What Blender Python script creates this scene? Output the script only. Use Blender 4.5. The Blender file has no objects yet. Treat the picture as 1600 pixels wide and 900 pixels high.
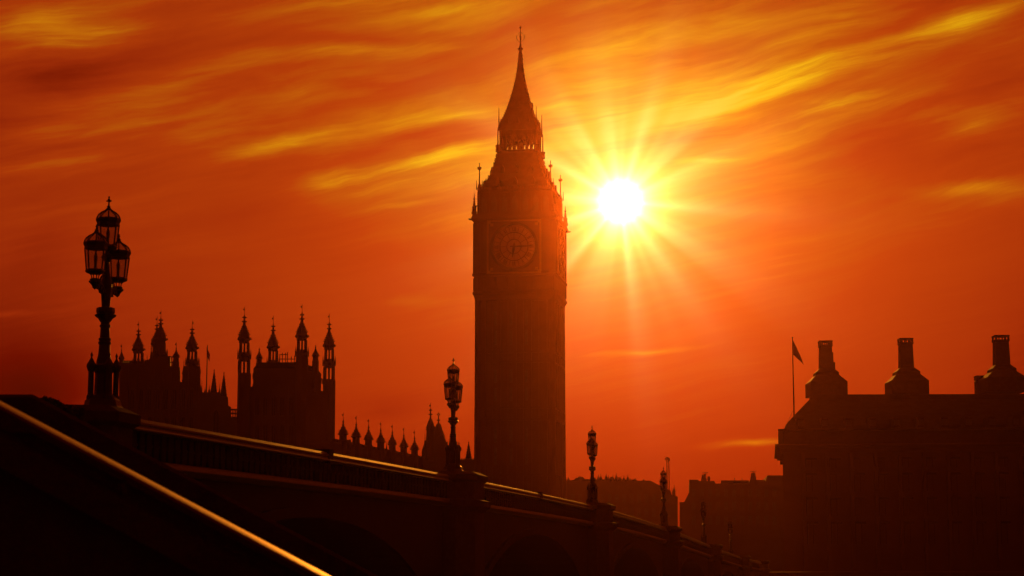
import bpy, math, random
from mathutils import Vector, Matrix
random.seed(7)
PI = math.pi
sc = bpy.context.scene
# ------------------------------------------------------------------ camera
F = 3000.0                       # focal length in photo pixels (1600 wide)
PITCH = math.atan(435 / F)
EYE = 1.65
cam_d = bpy.data.cameras.new('camera')
cam = bpy.data.objects.new('camera', cam_d); sc.collection.objects.link(cam)
cam.location = (0, 0, EYE); cam.rotation_euler = (PI / 2 + PITCH, 0, 0)
cam_d.sensor_width = 36; cam_d.lens = 36 * F / 1600
cam_d.clip_start = 0.1; cam_d.clip_end = 6000
cam_d.dof.use_dof = True; cam_d.dof.focus_distance = 120; cam_d.dof.aperture_fstop = 10
sc.camera = cam
CP, SP = math.cos(PITCH), math.sin(PITCH)

def ray(px, py):
    a, b = (px - 800) / F, (450 - py) / F
    return Vector((a, CP - b * SP, SP + b * CP))
def at(px, py, Y):
    d = ray(px, py); d = d * (Y / d.y)
    return Vector((d.x, d.y, d.z + EYE))
def mpp(py, Y):                  # metres per photo pixel at that height and distance
    return Y / (CP - (450 - py) / F * SP) / F

# ------------------------------------------------------------------ sun
SUNPX = (970, 315)
sd = ray(*SUNPX).normalized()
SUN_EL, SUN_AZ = math.asin(sd.z), math.atan2(sd.x, sd.y)
sl = bpy.data.lights.new('sun', 'SUN'); sl.energy = 1.6; sl.angle = math.radians(0.6)
sl.color = (1.0, 0.30, 0.02)
so = bpy.data.objects.new('sun', sl); sc.collection.objects.link(so)
so.rotation_euler = (-sd).to_track_quat('-Z', 'Y').to_euler()
so.location = (60, 250, 150)

# ------------------------------------------------------------------ world sky
w = bpy.data.worlds.new('World'); sc.world = w; w.use_nodes = True
NT = w.node_tree; NT.nodes.clear()
def N(t, **k):
    n = NT.nodes.new(t)
    for a, v in k.items(): setattr(n, a, v)
    return n
def L(a, b): NT.links.new(a, b)
def setin(sock, v):
    if isinstance(v, bpy.types.NodeSocket): L(v, sock)
    else: sock.default_value = v
def M(op, a, b=None, c=None, clamp=False):
    n = N('ShaderNodeMath', operation=op, use_clamp=clamp)
    setin(n.inputs[0], a)
    if b is not None: setin(n.inputs[1], b)
    if c is not None: setin(n.inputs[2], c)
    return n.outputs[0]
def V(op, a, b=None):
    n = N('ShaderNodeVectorMath', operation=op)
    setin(n.inputs[0], a)
    if b is not None: setin(n.inputs[1], b)
    return n
def lin(c):
    r = []
    for v in c:
        v /= 255.0
        r.append(v / 12.92 if v <= .04045 else ((v + .055) / 1.055) ** 2.4)
    return (*r, 1)
def ramp(fac, stops, interp='LINEAR'):
    n = N('ShaderNodeValToRGB'); cr = n.color_ramp; cr.interpolation = interp
    while len(cr.elements) > 1: cr.elements.remove(cr.elements[-1])
    for i, (p, c) in enumerate(stops):
        e = cr.elements[0] if i == 0 else cr.elements.new(p)
        e.position = p; e.color = c if isinstance(c, tuple) else (c, c, c, 1)
    L(fac, n.inputs[0]); return n.outputs[0]
def MR(v, a, b, c, d, smooth=False):
    n = N('ShaderNodeMapRange'); n.clamp = True
    if smooth: n.interpolation_type = 'SMOOTHSTEP'
    setin(n.inputs[0], v)
    for i, q in enumerate((a, b, c, d)): n.inputs[i + 1].default_value = q
    return n.outputs[0]

tc = N('ShaderNodeTexCoord')
dirn = V('NORMALIZE', tc.outputs['Generated']).outputs[0]
sx = N('ShaderNodeSeparateXYZ'); L(dirn, sx.inputs[0])
K = 3000.0                       # sky coordinates: angles * 3000
az = M('MULTIPLY', M('ARCTAN2', sx.outputs[0], sx.outputs[1]), K)
el = M('MULTIPLY', M('ARCSINE', sx.outputs[2]), K)
cb = N('ShaderNodeCombineXYZ'); L(az, cb.inputs[0]); L(el, cb.inputs[1])
P0 = cb.outputs[0]
def UV(px, py):
    d = ray(px, py).normalized()
    return (math.atan2(d.x, d.y) * K, math.asin(d.z) * K)
# warp so the cloud bands wander
def noise(vec, scale, detail=4, rough=.5, dist=0.0, loc=(0, 0, 0), rot=0, sc_=(1, 1, 1)):
    if rot:
        m0_ = N('ShaderNodeMapping'); L(vec, m0_.inputs[0]); m0_.inputs['Rotation'].default_value = (0, 0, rot); vec = m0_.outputs[0]
    mp = N('ShaderNodeMapping'); L(vec, mp.inputs[0])
    mp.inputs['Location'].default_value = loc; mp.inputs['Scale'].default_value = sc_
    n = N('ShaderNodeTexNoise'); L(mp.outputs[0], n.inputs['Vector'])
    n.inputs['Scale'].default_value = scale; n.inputs['Detail'].default_value = detail
    n.inputs['Roughness'].default_value = rough; n.inputs['Distortion'].default_value = dist
    return n
nw = noise(P0, 1 / 260, 5, .5, 0)
off = V('MULTIPLY', V('SUBTRACT', nw.outputs['Color'], (.5, .5, .5)).outputs[0], (80, 46, 0)).outputs[0]
P = V('ADD', P0, off).outputs[0]
# fibres inside the clouds, rising gently to the right
fib = noise(P, 1, 7, .62, .3, rot=math.radians(-11), sc_=(1 / 460, 1 / 35, 1)).outputs['Fac']
fibf = MR(fib, .32, .68, .5, 1.4)
cir = noise(P, 1, 6, .58, .5, loc=(3.1, 1.7, 0), rot=math.radians(-12), sc_=(1 / 620, 1 / 95, 1)).outputs['Fac']

# brightness by angle from the sun
ca = V('DOT_PRODUCT', dirn, tuple(sd)).outputs['Value']
rr = M('MULTIPLY', M('ARCCOSINE', M('MINIMUM', ca, .9999999)), K)
rp = M('SQRT', M('DIVIDE', rr, PI * K))
def rpos(r): return math.sqrt(r / (PI * K))
base = ramp(rp, [(rpos(0), 1.0), (rpos(28), .98), (rpos(50), .87), (rpos(80), .79), (rpos(130), .735), (rpos(200), .67), (rpos(290), .60),
                 (rpos(420), .535), (rpos(600), .475), (rpos(1000), .405), (rpos(1600), .33), (rpos(3000), .25), (rpos(6000), .18), (rpos(9400), .16)])
Lf = base
def add(x):
    global Lf
    Lf = M('ADD', Lf, x)
# high thin cirrus veil, stronger higher up
add(M('MULTIPLY', MR(cir, .38, .72, -.04, .16), MR(el, UV(800, 430)[1], UV(800, 200)[1], .12, 1.0, True)))
add(M('MULTIPLY', MR(fib, .3, .7, -.03, .03), MR(el, UV(800, 560)[1], UV(800, 220)[1], .15, 1.0, True)))
fine = noise(P, 1, 5, .6, .2, rot=math.radians(-12), loc=(9, 4, 0), sc_=(1 / 240, 1 / 11, 1)).outputs['Fac']
add(M('MULTIPLY', MR(fine, .35, .65, -.02, .02), MR(cir, .42, .62, .15, 1.0)))
ST = [  # x0, y0, x1, y1, half width, strength (sky positions read from the photo)
 (455, 302, 640, 262, 15, .17), (600, 268, 785, 226, 10, .20), (470, 285, 560, 262, 22, .07),
 (820, 216, 1090, 168, 24, .13), (1000, 186, 1250, 120, 22, .11), (1160, 142, 1420, 62, 18, .18), (1380, 68, 1610, 2, 15, .26),
 (1030, 196, 1230, 168, 12, .09), (1200, 170, 1400, 146, 12, .15), (900, 190, 1300, 130, 45, .03),
 (0, 85, 300, 12, 12, .10), (150, 165, 430, 78, 20, .13), (400, 88, 760, 58, 9, .11), (300, 112, 560, 70, 18, .07),
 (-40, 240, 260, 128, 30, .12), (-20, 262, 250, 236, 13, .17), (320, 250, 520, 208, 11, .15), (200, 240, 420, 190, 22, .07),
 (330, 30, 600, -8, 10, .10), (560, 20, 820, 0, 12, .06), (650, 190, 790, 168, 9, .10), (440, 160, 700, 180, 34, .06),
 (820, 170, 1000, 165, 12, .09), (860, 80, 1060, 50, 34, .08), (1180, 60, 1370, 44, 20, .07), (830, 120, 1000, 130, 24, .05),
 (1430, 220, 1620, 158, 16, .16), (1400, 188, 1600, 172, 16, .09), (1410, 300, 1630, 300, 11, .15), (1500, 320, 1700, 330, 10, .05),
 (545, 331, 670, 318, 4, .11), (900, 556, 1110, 543, 4, .09), (1100, 700, 1260, 689, 5.5, .26), (590, 472, 690, 470, 7, .05),
 (-30, 491, 70, 491, 4, .08), (1040, 252, 1150, 243, 4, .10), (1190, 330, 1250, 326, 6, .03),
 (850, 225, 1250, 132, 36, .07), (1080, 176, 1500, 62, 26, .08), (1500, 660, 1750, 610, 60, -.06), (-40, 600, 120, 625, 30, -.06),
 # darker patches
 (-60, 125, 200, 108, 30, -.12), (120, 105, 420, 62, 9, -.06), (330, 60, 700, 50, 9, -.07), (480, 130, 640, 118, 14, -.04),
 (1480, 130, 1640, 95, 34, -.06), (1330, 6, 1500, -6, 12, -.08), (1150, 12, 1330, 0, 10, -.07), (560, 215, 760, 196, 12, -.08),
 (300, 330, 700, 400, 60, -.05), (-60, 580, 150, 640, 75, -.20), (-60, 60, 160, 30, 26, .12), (860, 100, 1200, 90, 60, .04), (540, 640, 700, 630, 16, -.06), (560, 655, 660, 648, 10, -.04),
 (1250, 190, 1420, 250, 34, -.03), (30, 360, 120, 420, 70, -.04), (850, 235, 1000, 222, 7, -.04), (1560, 500, 1700, 560, 90, -.05),
]
for (x0, y0, x1, y1, hw, s) in ST:
    u0, v0 = UV(x0, y0); u1, v1 = UV(x1, y1)
    mp = N('ShaderNodeMapping', vector_type='TEXTURE'); L(P, mp.inputs[0])
    mp.inputs['Location'].default_value = ((u0 + u1) / 2, (v0 + v1) / 2, 0)
    mp.inputs['Rotation'].default_value = (0, 0, math.atan2(v1 - v0, u1 - u0))
    mp.inputs['Scale'].default_value = (math.hypot(u1 - u0, v1 - v0) / 2 * .85, hw * 1.15, 1)
    d2 = V('DOT_PRODUCT', mp.outputs[0], mp.outputs[0]).outputs['Value']
    g = M('POWER', math.e, M('MULTIPLY', d2, -1.0))
    add(M('MULTIPLY', M('MULTIPLY', g, fibf) if s > 0 else g, s))
add(MR(el, UV(800, 560)[1], UV(800, 330)[1], -.055, 0, True))
add(MR(el, UV(800, 300)[1], UV(800, 60)[1], 0, .018, True))
Lf = M('MULTIPLY_ADD', M('SUBTRACT', Lf, base), MR(base, .58, .85, 1, .5), base)      # thin cloud adds less where the sky is already bright
Lf = M('SMOOTH_MIN', Lf, M('MAXIMUM', base, .86), .06)
# lens starburst round the sun, painted into the sky colour
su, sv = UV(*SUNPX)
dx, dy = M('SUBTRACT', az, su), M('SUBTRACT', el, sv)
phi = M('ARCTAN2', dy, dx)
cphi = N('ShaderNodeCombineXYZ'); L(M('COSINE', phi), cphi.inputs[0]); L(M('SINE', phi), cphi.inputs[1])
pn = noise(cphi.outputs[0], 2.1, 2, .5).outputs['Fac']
star_rays = M('POWER', M('MULTIPLY_ADD', M('COSINE', M('MULTIPLY_ADD', phi, 14.0, 1.2)), .5, .5), 1.7)
star_rays = M('ADD', star_rays, M('MULTIPLY', M('POWER', M('MULTIPLY_ADD', M('COSINE', M('MULTIPLY_ADD', phi, 23.0, 2.4)), .5, .5), 2.5), .35))
star_rays = M('MULTIPLY', M('SUBTRACT', star_rays, .46), MR(pn, .35, .65, .25, 1.2))
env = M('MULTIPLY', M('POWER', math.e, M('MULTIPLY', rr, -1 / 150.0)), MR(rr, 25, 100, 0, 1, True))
add(M('MULTIPLY', M('MULTIPLY', star_rays, env), .11))
col = ramp(Lf, [(0, lin((8, 0, 0))), (.1, lin((36, 1, 0))), (.22, lin((74, 3, 0))), (.30, lin((98, 20, 3))), (.40, lin((132, 38, 7))), (.52, lin((154, 54, 8))), (.60, lin((164, 78, 9))),
                (.68, lin((184, 108, 10))), (.76, lin((206, 146, 12))), (.84, lin((232, 186, 18))), (.91, lin((254, 222, 70))), (.96, lin((255, 242, 165))), (1.0, lin((255, 255, 250)))])
# redder towards the horizon
sep = N('ShaderNodeSeparateColor'); L(col, sep.inputs[0])
gm = MR(el, -50, UV(800, 480)[1], .25, 1.0, True)
rm0 = 0
rm = MR(el, -50, UV(800, 700)[1], .94, 1.0, True)
com = N('ShaderNodeCombineColor')
rs = ramp(rp, [(rpos(40), 1.0), (rpos(110), .80), (rpos(330), .78), (rpos(600), .88), (rpos(950), 1.0)])
L(M('MULTIPLY', M('MULTIPLY', sep.outputs[0], rs), rm), com.inputs[0]); L(M('MULTIPLY', sep.outputs[1], gm), com.inputs[1])
L(M('MULTIPLY', sep.outputs[2], gm), com.inputs[2])
# the sun's disc and aureole
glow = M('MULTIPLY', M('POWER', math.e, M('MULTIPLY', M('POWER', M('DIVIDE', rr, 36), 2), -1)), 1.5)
glow2 = M('MULTIPLY', M('MULTIPLY', M('POWER', math.e, M('MULTIPLY', rr, -1 / 66.0)), .60), M('MULTIPLY_ADD', star_rays, .85, 1.0))
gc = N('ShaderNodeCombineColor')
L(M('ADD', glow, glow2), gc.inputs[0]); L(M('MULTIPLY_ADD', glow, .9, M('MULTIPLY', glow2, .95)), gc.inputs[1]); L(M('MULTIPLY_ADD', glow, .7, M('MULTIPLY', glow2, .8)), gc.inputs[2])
# the sky texture, seen through the dusty orange air
st = N('ShaderNodeTexSky'); st.sky_type = 'NISHITA'; st.sun_disc = False
st.sun_elevation = SUN_EL; st.sun_rotation = SUN_AZ; st.dust_density = 6; st.air_density = 2
def mixc(op, a, b):
    n = N('ShaderNodeMix', data_type='RGBA', blend_type=op); n.inputs[0].default_value = 1
    setin(n.inputs[6], a); setin(n.inputs[7], b); return n.outputs[2]
bg1 = N('ShaderNodeBackground'); bg1.inputs[1].default_value = 1.0
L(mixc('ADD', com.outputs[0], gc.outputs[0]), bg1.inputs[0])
bg2 = N('ShaderNodeBackground'); bg2.inputs[1].default_value = 0.05
L(mixc('MULTIPLY', st.outputs[0], (.06, .004, .0002, 1)), bg2.inputs[0])
ad = N('ShaderNodeAddShader'); L(bg1.outputs[0], ad.inputs[0]); L(bg2.outputs[0], ad.inputs[1])
wo = N('ShaderNodeOutputWorld'); L(ad.outputs[0], wo.inputs[0])
w.cycles.sampling_method = 'MANUAL'; w.cycles.sample_map_resolution = 512

sc.view_settings.view_transform = 'Standard'; sc.view_settings.look = 'None'
sc.view_settings.exposure = 0; sc.view_settings.gamma = 1; sc.view_settings.use_curve_mapping = False
sc.render.engine = 'CYCLES'
sc.cycles.use_denoising = True
sc.cycles.max_bounces = 4; sc.cycles.diffuse_bounces = 1; sc.cycles.glossy_bounces = 2
sc.cycles.transparent_max_bounces = 12; sc.cycles.volume_bounces = 0
sc.cycles.sample_clamp_indirect = 4

# ------------------------------------------------------------------ materials
def mat(name, col, rough=.8, metal=0.0, var=.25, scale=1.5, bump=.3, spec=.5):
    m = bpy.data.materials.new(name); m.use_nodes = True
    t = m.node_tree; b = t.nodes['Principled BSDF']
    b.inputs['Roughness'].default_value = rough; b.inputs['Metallic'].default_value = metal
    b.inputs['Specular IOR Level'].default_value = spec
    tcn = t.nodes.new('ShaderNodeTexCoord')
    n = t.nodes.new('ShaderNodeTexNoise'); n.inputs['Scale'].default_value = scale; n.inputs['Detail'].default_value = 8; n.inputs['Roughness'].default_value = .65
    t.links.new(tcn.outputs['Object'], n.inputs['Vector'])
    r = t.nodes.new('ShaderNodeValToRGB')
    r.color_ramp.elements[0].position = .3; r.color_ramp.elements[1].position = .7
    r.color_ramp.elements[0].color = (*[c * (1 - var) for c in col], 1); r.color_ramp.elements[1].color = (*[min(1, c * (1 + var)) for c in col], 1)
    t.links.new(n.outputs['Fac'], r.inputs[0]); t.links.new(r.outputs[0], b.inputs['Base Color'])
    if bump:
        bp = t.nodes.new('ShaderNodeBump'); bp.inputs['Strength'].default_value = bump; bp.inputs['Distance'].default_value = .05
        n2 = t.nodes.new('ShaderNodeTexNoise'); n2.inputs['Scale'].default_value = scale * 6; n2.inputs['Detail'].default_value = 6
        t.links.new(tcn.outputs['Object'], n2.inputs['Vector'])
        t.links.new(n2.outputs['Fac'], bp.inputs['Height']); t.links.new(bp.outputs[0], b.inputs['Normal'])
    return m
MT = dict(
    stone=mat('sooty_limestone', (.12, .085, .055), .85, scale=.35, var=.12, bump=.1),
    granite=mat('granite', (.06, .045, .036), .85, scale=6, bump=.4, spec=.2),
    slate=mat('slate', (.03, .028, .028), .9, scale=1.0, spec=0.0),
    iron_tile=mat('cast_iron_roof', (.09, .085, .08), .5, scale=1.0),
    green_iron=mat('painted_green_iron', (.018, .022, .016), .75, scale=3, bump=.15, spec=.25),
    rail_paint=mat('painted_coping', (.10, .12, .08), .56, scale=5, bump=.1, spec=.7),
    lamp_iron=mat('lamp_iron', (.03, .04, .03), .4, scale=8, bump=.1),
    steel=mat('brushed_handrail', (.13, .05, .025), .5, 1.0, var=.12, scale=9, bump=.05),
    gilt=mat('gilding', (.22, .15, .05), .5, .4, scale=4, bump=.1),
    opal=mat('opal_glass', (.42, .4, .34), .4, scale=2, bump=0, var=.06),
    black=mat('black_iron', (.02, .02, .022), .5, scale=4, bump=.1),
    brick=mat('brick', (.2, .1, .07), .85, scale=1.2),
    bronze=mat('dark_bronze', (.045, .036, .03), .75, .0, scale=2, spec=.25),
    glass=mat('window_glass', (.04, .035, .03), .3, var=.1, bump=0),
    leaded=mat('leaded_window', (.1, .085, .06), .4, var=.2, bump=0),
    paving=mat('paving', (.2, .19, .17), .8, scale=2),
    grass=mat('far_ground', (.1, .09, .07), .9, scale=.05),
    asphalt=mat('asphalt', (.05, .05, .05), .8, scale=4),
    leaf=mat('foliage', (.05, .07, .025), .8, scale=2),
    bark=mat('bark', (.08, .06, .045), .9, scale=6),
    red_cloth=mat('red_cloth', (.35, .03, .03), .8, scale=2, bump=0),
    blue_cloth=mat('blue_cloth', (.12, .03, .08), .8, scale=2, bump=0),
    crane_paint=mat('crane_paint', (.3, .2, .08), .5, scale=2),
)
def lantern_glass():
    m = bpy.data.materials.new('lantern_glass'); m.use_nodes = True; t = m.node_tree; t.nodes.clear()
    o = t.nodes.new('ShaderNodeOutputMaterial'); mx = t.nodes.new('ShaderNodeMixShader'); mx.inputs[0].default_value = .22
    tr = t.nodes.new('ShaderNodeBsdfTransparent'); tr.inputs[0].default_value = (.72, .66, .55, 1)
    pb = t.nodes.new('ShaderNodeBsdfPrincipled'); pb.inputs['Base Color'].default_value = (.5, .48, .4, 1); pb.inputs['Roughness'].default_value = .25
    n = t.nodes.new('ShaderNodeTexNoise'); n.inputs['Scale'].default_value = 12
    mr = t.nodes.new('ShaderNodeMapRange'); mr.inputs[3].default_value = .1; mr.inputs[4].default_value = .35
    t.links.new(n.outputs['Fac'], mr.inputs[0]); t.links.new(mr.outputs[0], mx.inputs[0])
    t.links.new(tr.outputs[0], mx.inputs[1]); t.links.new(pb.outputs[0], mx.inputs[2]); t.links.new(mx.outputs[0], o.inputs[0])
    return m
MT['lantern_glass'] = lantern_glass()
def water():
    m = mat('river_water', (.02, .03, .03), .12, var=.1, bump=0)
    t = m.node_tree; b = t.nodes['Principled BSDF']; n = t.nodes.new('ShaderNodeTexNoise'); n.inputs['Scale'].default_value = 1.1; n.inputs['Detail'].default_value = 6
    tcn = t.nodes.new('ShaderNodeTexCoord'); t.links.new(tcn.outputs['Object'], n.inputs['Vector'])
    bp = t.nodes.new('ShaderNodeBump'); bp.inputs['Strength'].default_value = .8; bp.inputs['Distance'].default_value = .15
    t.links.new(n.outputs['Fac'], bp.inputs['Height']); t.links.new(bp.outputs[0], b.inputs['Normal'])
    return m
MT['water'] = water()

# ------------------------------------------------------------------ mesh helpers
class MB:
    def __init__(s): s.v, s.f = [], []
    def add(s, vs, fs):
        o = len(s.v); s.v += [Vector(v) for v in vs]; s.f += [tuple(i + o for i in f) for f in fs]; return s
    def box(s, x0, x1, y0, y1, z0, z1, T=None):
        vs = [Vector((x, y, z)) for z in (z0, z1) for (x, y) in ((x0, y0), (x1, y0), (x1, y1), (x0, y1))]
        if T: vs = [T @ v for v in vs]
        return s.add(vs, [(3, 2, 1, 0), (4, 5, 6, 7), (0, 1, 5, 4), (1, 2, 6, 5), (2, 3, 7, 6), (3, 0, 4, 7)])
    def lathe(s, c, prof, n=8, rot=0.0, sy=1.0):      # prof: [(z, r)] any order, rings about the vertical through c
        vs, fs = [], []
        for (z, r) in prof:
            for k in range(n):
                a = rot + 2 * PI * k / n
                vs.append((c[0] + r * math.cos(a), c[1] + r * math.sin(a) * sy, z))
        m = len(prof)
        up = prof[-1][0] > prof[0][0]
        for i in range(m - 1):
            for k in range(n):
                q = (i * n + k, i * n + (k + 1) % n, (i + 1) * n + (k + 1) % n, (i + 1) * n + k)
                fs.append(q if up else q[::-1])
        a, b = tuple(range(n)), tuple((m - 1) * n + k for k in range(n))
        fs.append(a[::-1] if up else a); fs.append(b if up else b[::-1])
        return s.add(vs, fs)
    def tube(s, pts, r, n=6):                         # r: number or list
        pts = [Vector(p) for p in pts]; rs = r if isinstance(r, (list, tuple)) else [r] * len(pts)
        vs, fs = [], []
        for i, p in enumerate(pts):
            d = (pts[min(i + 1, len(pts) - 1)] - pts[max(i - 1, 0)]).normalized()
            ref = Vector((0, 0, 1)) if abs(d.z) < .9 else Vector((1, 0, 0))
            a = d.cross(ref).normalized(); b = d.cross(a)
            for k in range(n):
                t = 2 * PI * k / n
                vs.append(p + a * (rs[i] * math.cos(t)) + b * (rs[i] * math.sin(t)))
        m = len(pts)
        for i in range(m - 1):
            for k in range(n): fs.append((i * n + k, i * n + (k + 1) % n, (i + 1) * n + (k + 1) % n, (i + 1) * n + k))
        fs.append(tuple(range(n))[::-1]); fs.append(tuple((m - 1) * n + k for k in range(n)))
        return s.add(vs, fs)
    def prism(s, poly, ext):                          # poly: list of 3D points, ext: vector
        e = Vector(ext); n = len(poly); p = [Vector(q) for q in poly]
        vs = p + [q + e for q in p]
        fs = [tuple(range(n)), tuple(range(2 * n - 1, n - 1, -1))] + [(i + n, (i + 1) % n + n, (i + 1) % n, i) for i in range(n)]
        return s.add(vs, fs)
    def ball(s, c, r, n=8):
        m = n // 2
        pr = [(c[2] - r * math.cos(PI * i / m), max(.01 * r, r * math.sin(PI * i / m))) for i in range(m + 1)]
        return s.lathe(c, pr, n)
    def sweep(s, rings, close=False):                 # list of rings of equal length
        n = len(rings[0]); vs = [p for r in rings for p in r]; fs = []
        for i in range(len(rings) - 1):
            for k in range(n): fs.append((i * n + k, i * n + (k + 1) % n, (i + 1) * n + (k + 1) % n, (i + 1) * n + k))
        fs.append(tuple(range(n))[::-1]); fs.append(tuple((len(rings) - 1) * n + k for k in range(n)))
        return s.add(vs, fs)
    def build(s, name, m, parent=None, local=False, smooth=False):
        me = bpy.data.meshes.new(name)
        o_ = Vector((0, 0, 0))
        if parent and not local:
            p = parent
            while p: o_ += Vector(p.location); p = p.parent
        me.from_pydata([tuple(v - o_) for v in s.v], [], s.f); me.materials.append(MT[m] if isinstance(m, str) else m)
        me.validate(); me.update()
        import bmesh
        bm = bmesh.new(); bm.from_mesh(me); bmesh.ops.recalc_face_normals(bm, faces=bm.faces); bm.to_mesh(me); bm.free()
        if smooth:
            for p in me.polygons: p.use_smooth = True
            me.set_sharp_from_angle(angle=math.radians(40))
        ob = bpy.data.objects.new(name, me); sc.collection.objects.link(ob)
        if parent: ob.parent = parent
        return ob
def tag(o, label=None, cat=None, group=None, kind=None):
    for k, v in (('label', label), ('category', cat), ('group', group), ('kind', kind)):
        if v: o[k] = v
    return o
def thing(name, label, cat, loc, group=None, rz=0):
    o = bpy.data.objects.new(name, None); sc.collection.objects.link(o)
    o.location = loc; o.rotation_euler.z = rz; o.empty_display_size = .5
    return tag(o, label, cat, group)
def copy_tree(o, parent=None):
    c = o.copy(); sc.collection.objects.link(c)
    if parent: c.parent = parent
    for ch in list(o.children): copy_tree(ch, c)
    return c

# ------------------------------------------------------------------ ground, river
GZ, FZ, RZ = 0.0, 1.0, -4.5
XW = 900
tag(MB().box(-XW, XW, -300, 19, GZ - 6, GZ).build('near_embankment_ground', 'paving'), kind='structure')
tag(MB().box(-XW, XW, 19.01, 219.9, RZ - 1, RZ).build('river', 'water'), kind='structure')
tag(MB().box(-XW, XW, 220, 600, FZ - 7, FZ).build('far_ground', 'grass'), kind='structure')

# ------------------------------------------------------------------ the bridge
D0 = 35.5
PX0 = mpp(500, D0)
def bline(r, o=0.0):                                 # a point on the bridge's near parapet line, o metres out towards the camera side
    Z = D0 * r; X = Z * (590 / F) - 1302 * D0 / F
    return Vector((X + BN.x * o, Z + BN.y * o, 0))
BU = Vector((590 / F, 1, 0)).normalized(); BN = Vector((BU.y, -BU.x, 0))
HP = [(-.5, 225), (.5, 235), (1.1, 249), (1.5, 259), (2.0, 264), (2.7, 261), (3.0, 254), (3.55, 226), (3.9, 200), (4.34, 165), (4.6, 140), (5.47, 75), (6.4, 40), (9, 20)]
def hpar(r):
    for (a, ha), (b, hb) in zip(HP, HP[1:]):
        if r <= b:
            t = (r - a) / (b - a); return EYE + (ha + (hb - ha) * t) * D0 / F
    return EYE
# smooth the height line
def hp(r): return sum(hpar(r + d) for d in (-.3, -.2, -.1, 0, .1, .2, .3)) / 7
RK = [1.0 + .9 * k for k in range(-1, 7)]            # piers; lamp 1 is index 1
RK = [.1, 1.0, 1.909, 2.8, 3.69, 4.58, 5.47, 6.3]
bridge = thing('bridge', 'long iron bridge with low parapet and stone piers crossing towards the clock tower', 'bridge', (*bline(1.0).xy, RZ))
def strip(sect, r0, r1, step=.1, zf=hp):
    n = max(2, int((r1 - r0) / step) + 1); m = MB(); rings = []
    for i in range(n + 1):
        r = r0 + (r1 - r0) * i / n; c = bline(r); z = zf(r)
        rings.append([c + BN * o + Vector((0, 0, z + h)) for (o, h) in sect])
    return m.sweep(rings)
R0, R1 = -.45, 6.35
strip([(.235, -.10), (.23, -.055), (.17, .012), (.15, .02), (-.2, .03), (-.24, -.02), (-.24, -.10), (.13, -.10)], R0, R1).build('coping', 'rail_paint', bridge)
strip([(.22, -.17), (.30, -.178), (.345, -.215), (.34, -.235), (.12, -.24), (-.16, -.24), (-.2, -.102), (.20, -.102)], R0, R1).build('coping_moulding', 'rail_paint', bridge)
strip([(.06, -.242), (.06, -.80), (-.12, -.80), (-.12, -.242)], R0, R1).build('parapet_panel', 'green_iron', bridge)
strip([(.10, -.802), (.22, -.81), (.24, -.82), (.33, -.93), (.33, -.95), (.28, -.98), (.2, -1.05), (-.3, -1.05), (-.3, -.802)], R0, R1).build('cornice', 'rail_paint', bridge, smooth=True)
strip([(-.302, -.95), (-.302, -1.6), (-25.5, -1.6), (-25.5, -.95)], R0, R1).build('deck', 'asphalt', bridge)
strip([(-25.6, .03), (-25.6, -1.05), (-25.9, -1.05), (-25.9, .03)], R0, R1).build('far_parapet', 'green_iron', bridge)
# parapet tracery: small trefoil frames as raised uprights
m = MB(); q = R0
while q < 4.7:
    c = bline(q, .085); z = hp(q)
    T = Matrix.Translation(c + Vector((0, 0, z))) @ Matrix.Rotation(math.atan2(BU.y, BU.x), 4, 'Z')
    m.box(-.035, .035, -.03, .03, -.79, -.245, T)
    m.box(.08, .32, -.015, .02, -.52, -.47, T)
    q += .4 / D0
m.build('parapet_tracery', 'green_iron', bridge)
# arches
for a, b in zip(RK, RK[1:]):
    hw = 1.5 / D0
    ra, rb = a + hw, b - hw
    n = 28; sp = MB(); ring = MB(); rings_s, rings_r = [], []
    for i in range(n + 1):
        t = -1 + 2 * i / n; r = ra + (rb - ra) * i / n
        top = hp(r) - 1.052; crown = hp((a + b) / 2) - 1.75; spr = RZ + 2.2
        zc = spr + (crown - spr) * math.sqrt(max(0, 1 - t * t))
        zc = min(zc, top - .35)
        c = bline(r)
        rings_s.append([c + Vector((0, 0, top)), c + Vector((0, 0, zc)), c - BN * 25.5 + Vector((0, 0, zc)), c - BN * 25.5 + Vector((0, 0, top - .6)), c - BN * .31 + Vector((0, 0, top - .6)), c - BN * .31 + Vector((0, 0, top))])
        rings_r.append([c + BN * o + Vector((0, 0, zc + h)) for (o, h) in ((.01, .0), (.16, .0), (.16, .28), (.01, .28))])
    sp.sweep(rings_s).build('spandrel', 'green_iron', bridge)
    ring.sweep(rings_r).build('arch_rib', 'green_iron', bridge)
# piers
for i, r in enumerate(RK):
    if i == 0 or r > 6.3: pass
    c = bline(r); z = hp(r); out = 1.3 if i == 1 else .95; LH = .62 if i == 1 else 1
    if i == 1: z -= .18
    def oct_ring(o, h, z):
        return [c + BU * (h * LH * s1) + BN * (o1 * o) + Vector((0, 0, z)) for (s1, o1) in ((-1, -.25), (-1, .45), (-.55, 1), (.55, 1), (1, .45), (1, -.25))]
    m = MB(); m.sweep([oct_ring(out + 1.0, 2.1, RZ - 1), oct_ring(out + .9, 2.0, RZ + 2), oct_ring(out + .1, 1.45, RZ + 2.6), oct_ring(out, 1.42, z - 1.25), oct_ring(out + .22, 1.6, z - 1.05),
                       oct_ring(out + .22, 1.6, z - .85), oct_ring(out, 1.4, z - .78), oct_ring(out, 1.4, z - .22), oct_ring(out + .14, 1.52, z - .14), oct_ring(out + .14, 1.52, z + .04), oct_ring(out - .1, 1.2, z + .16)])
    m.build('pier', 'granite', bridge)
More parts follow.
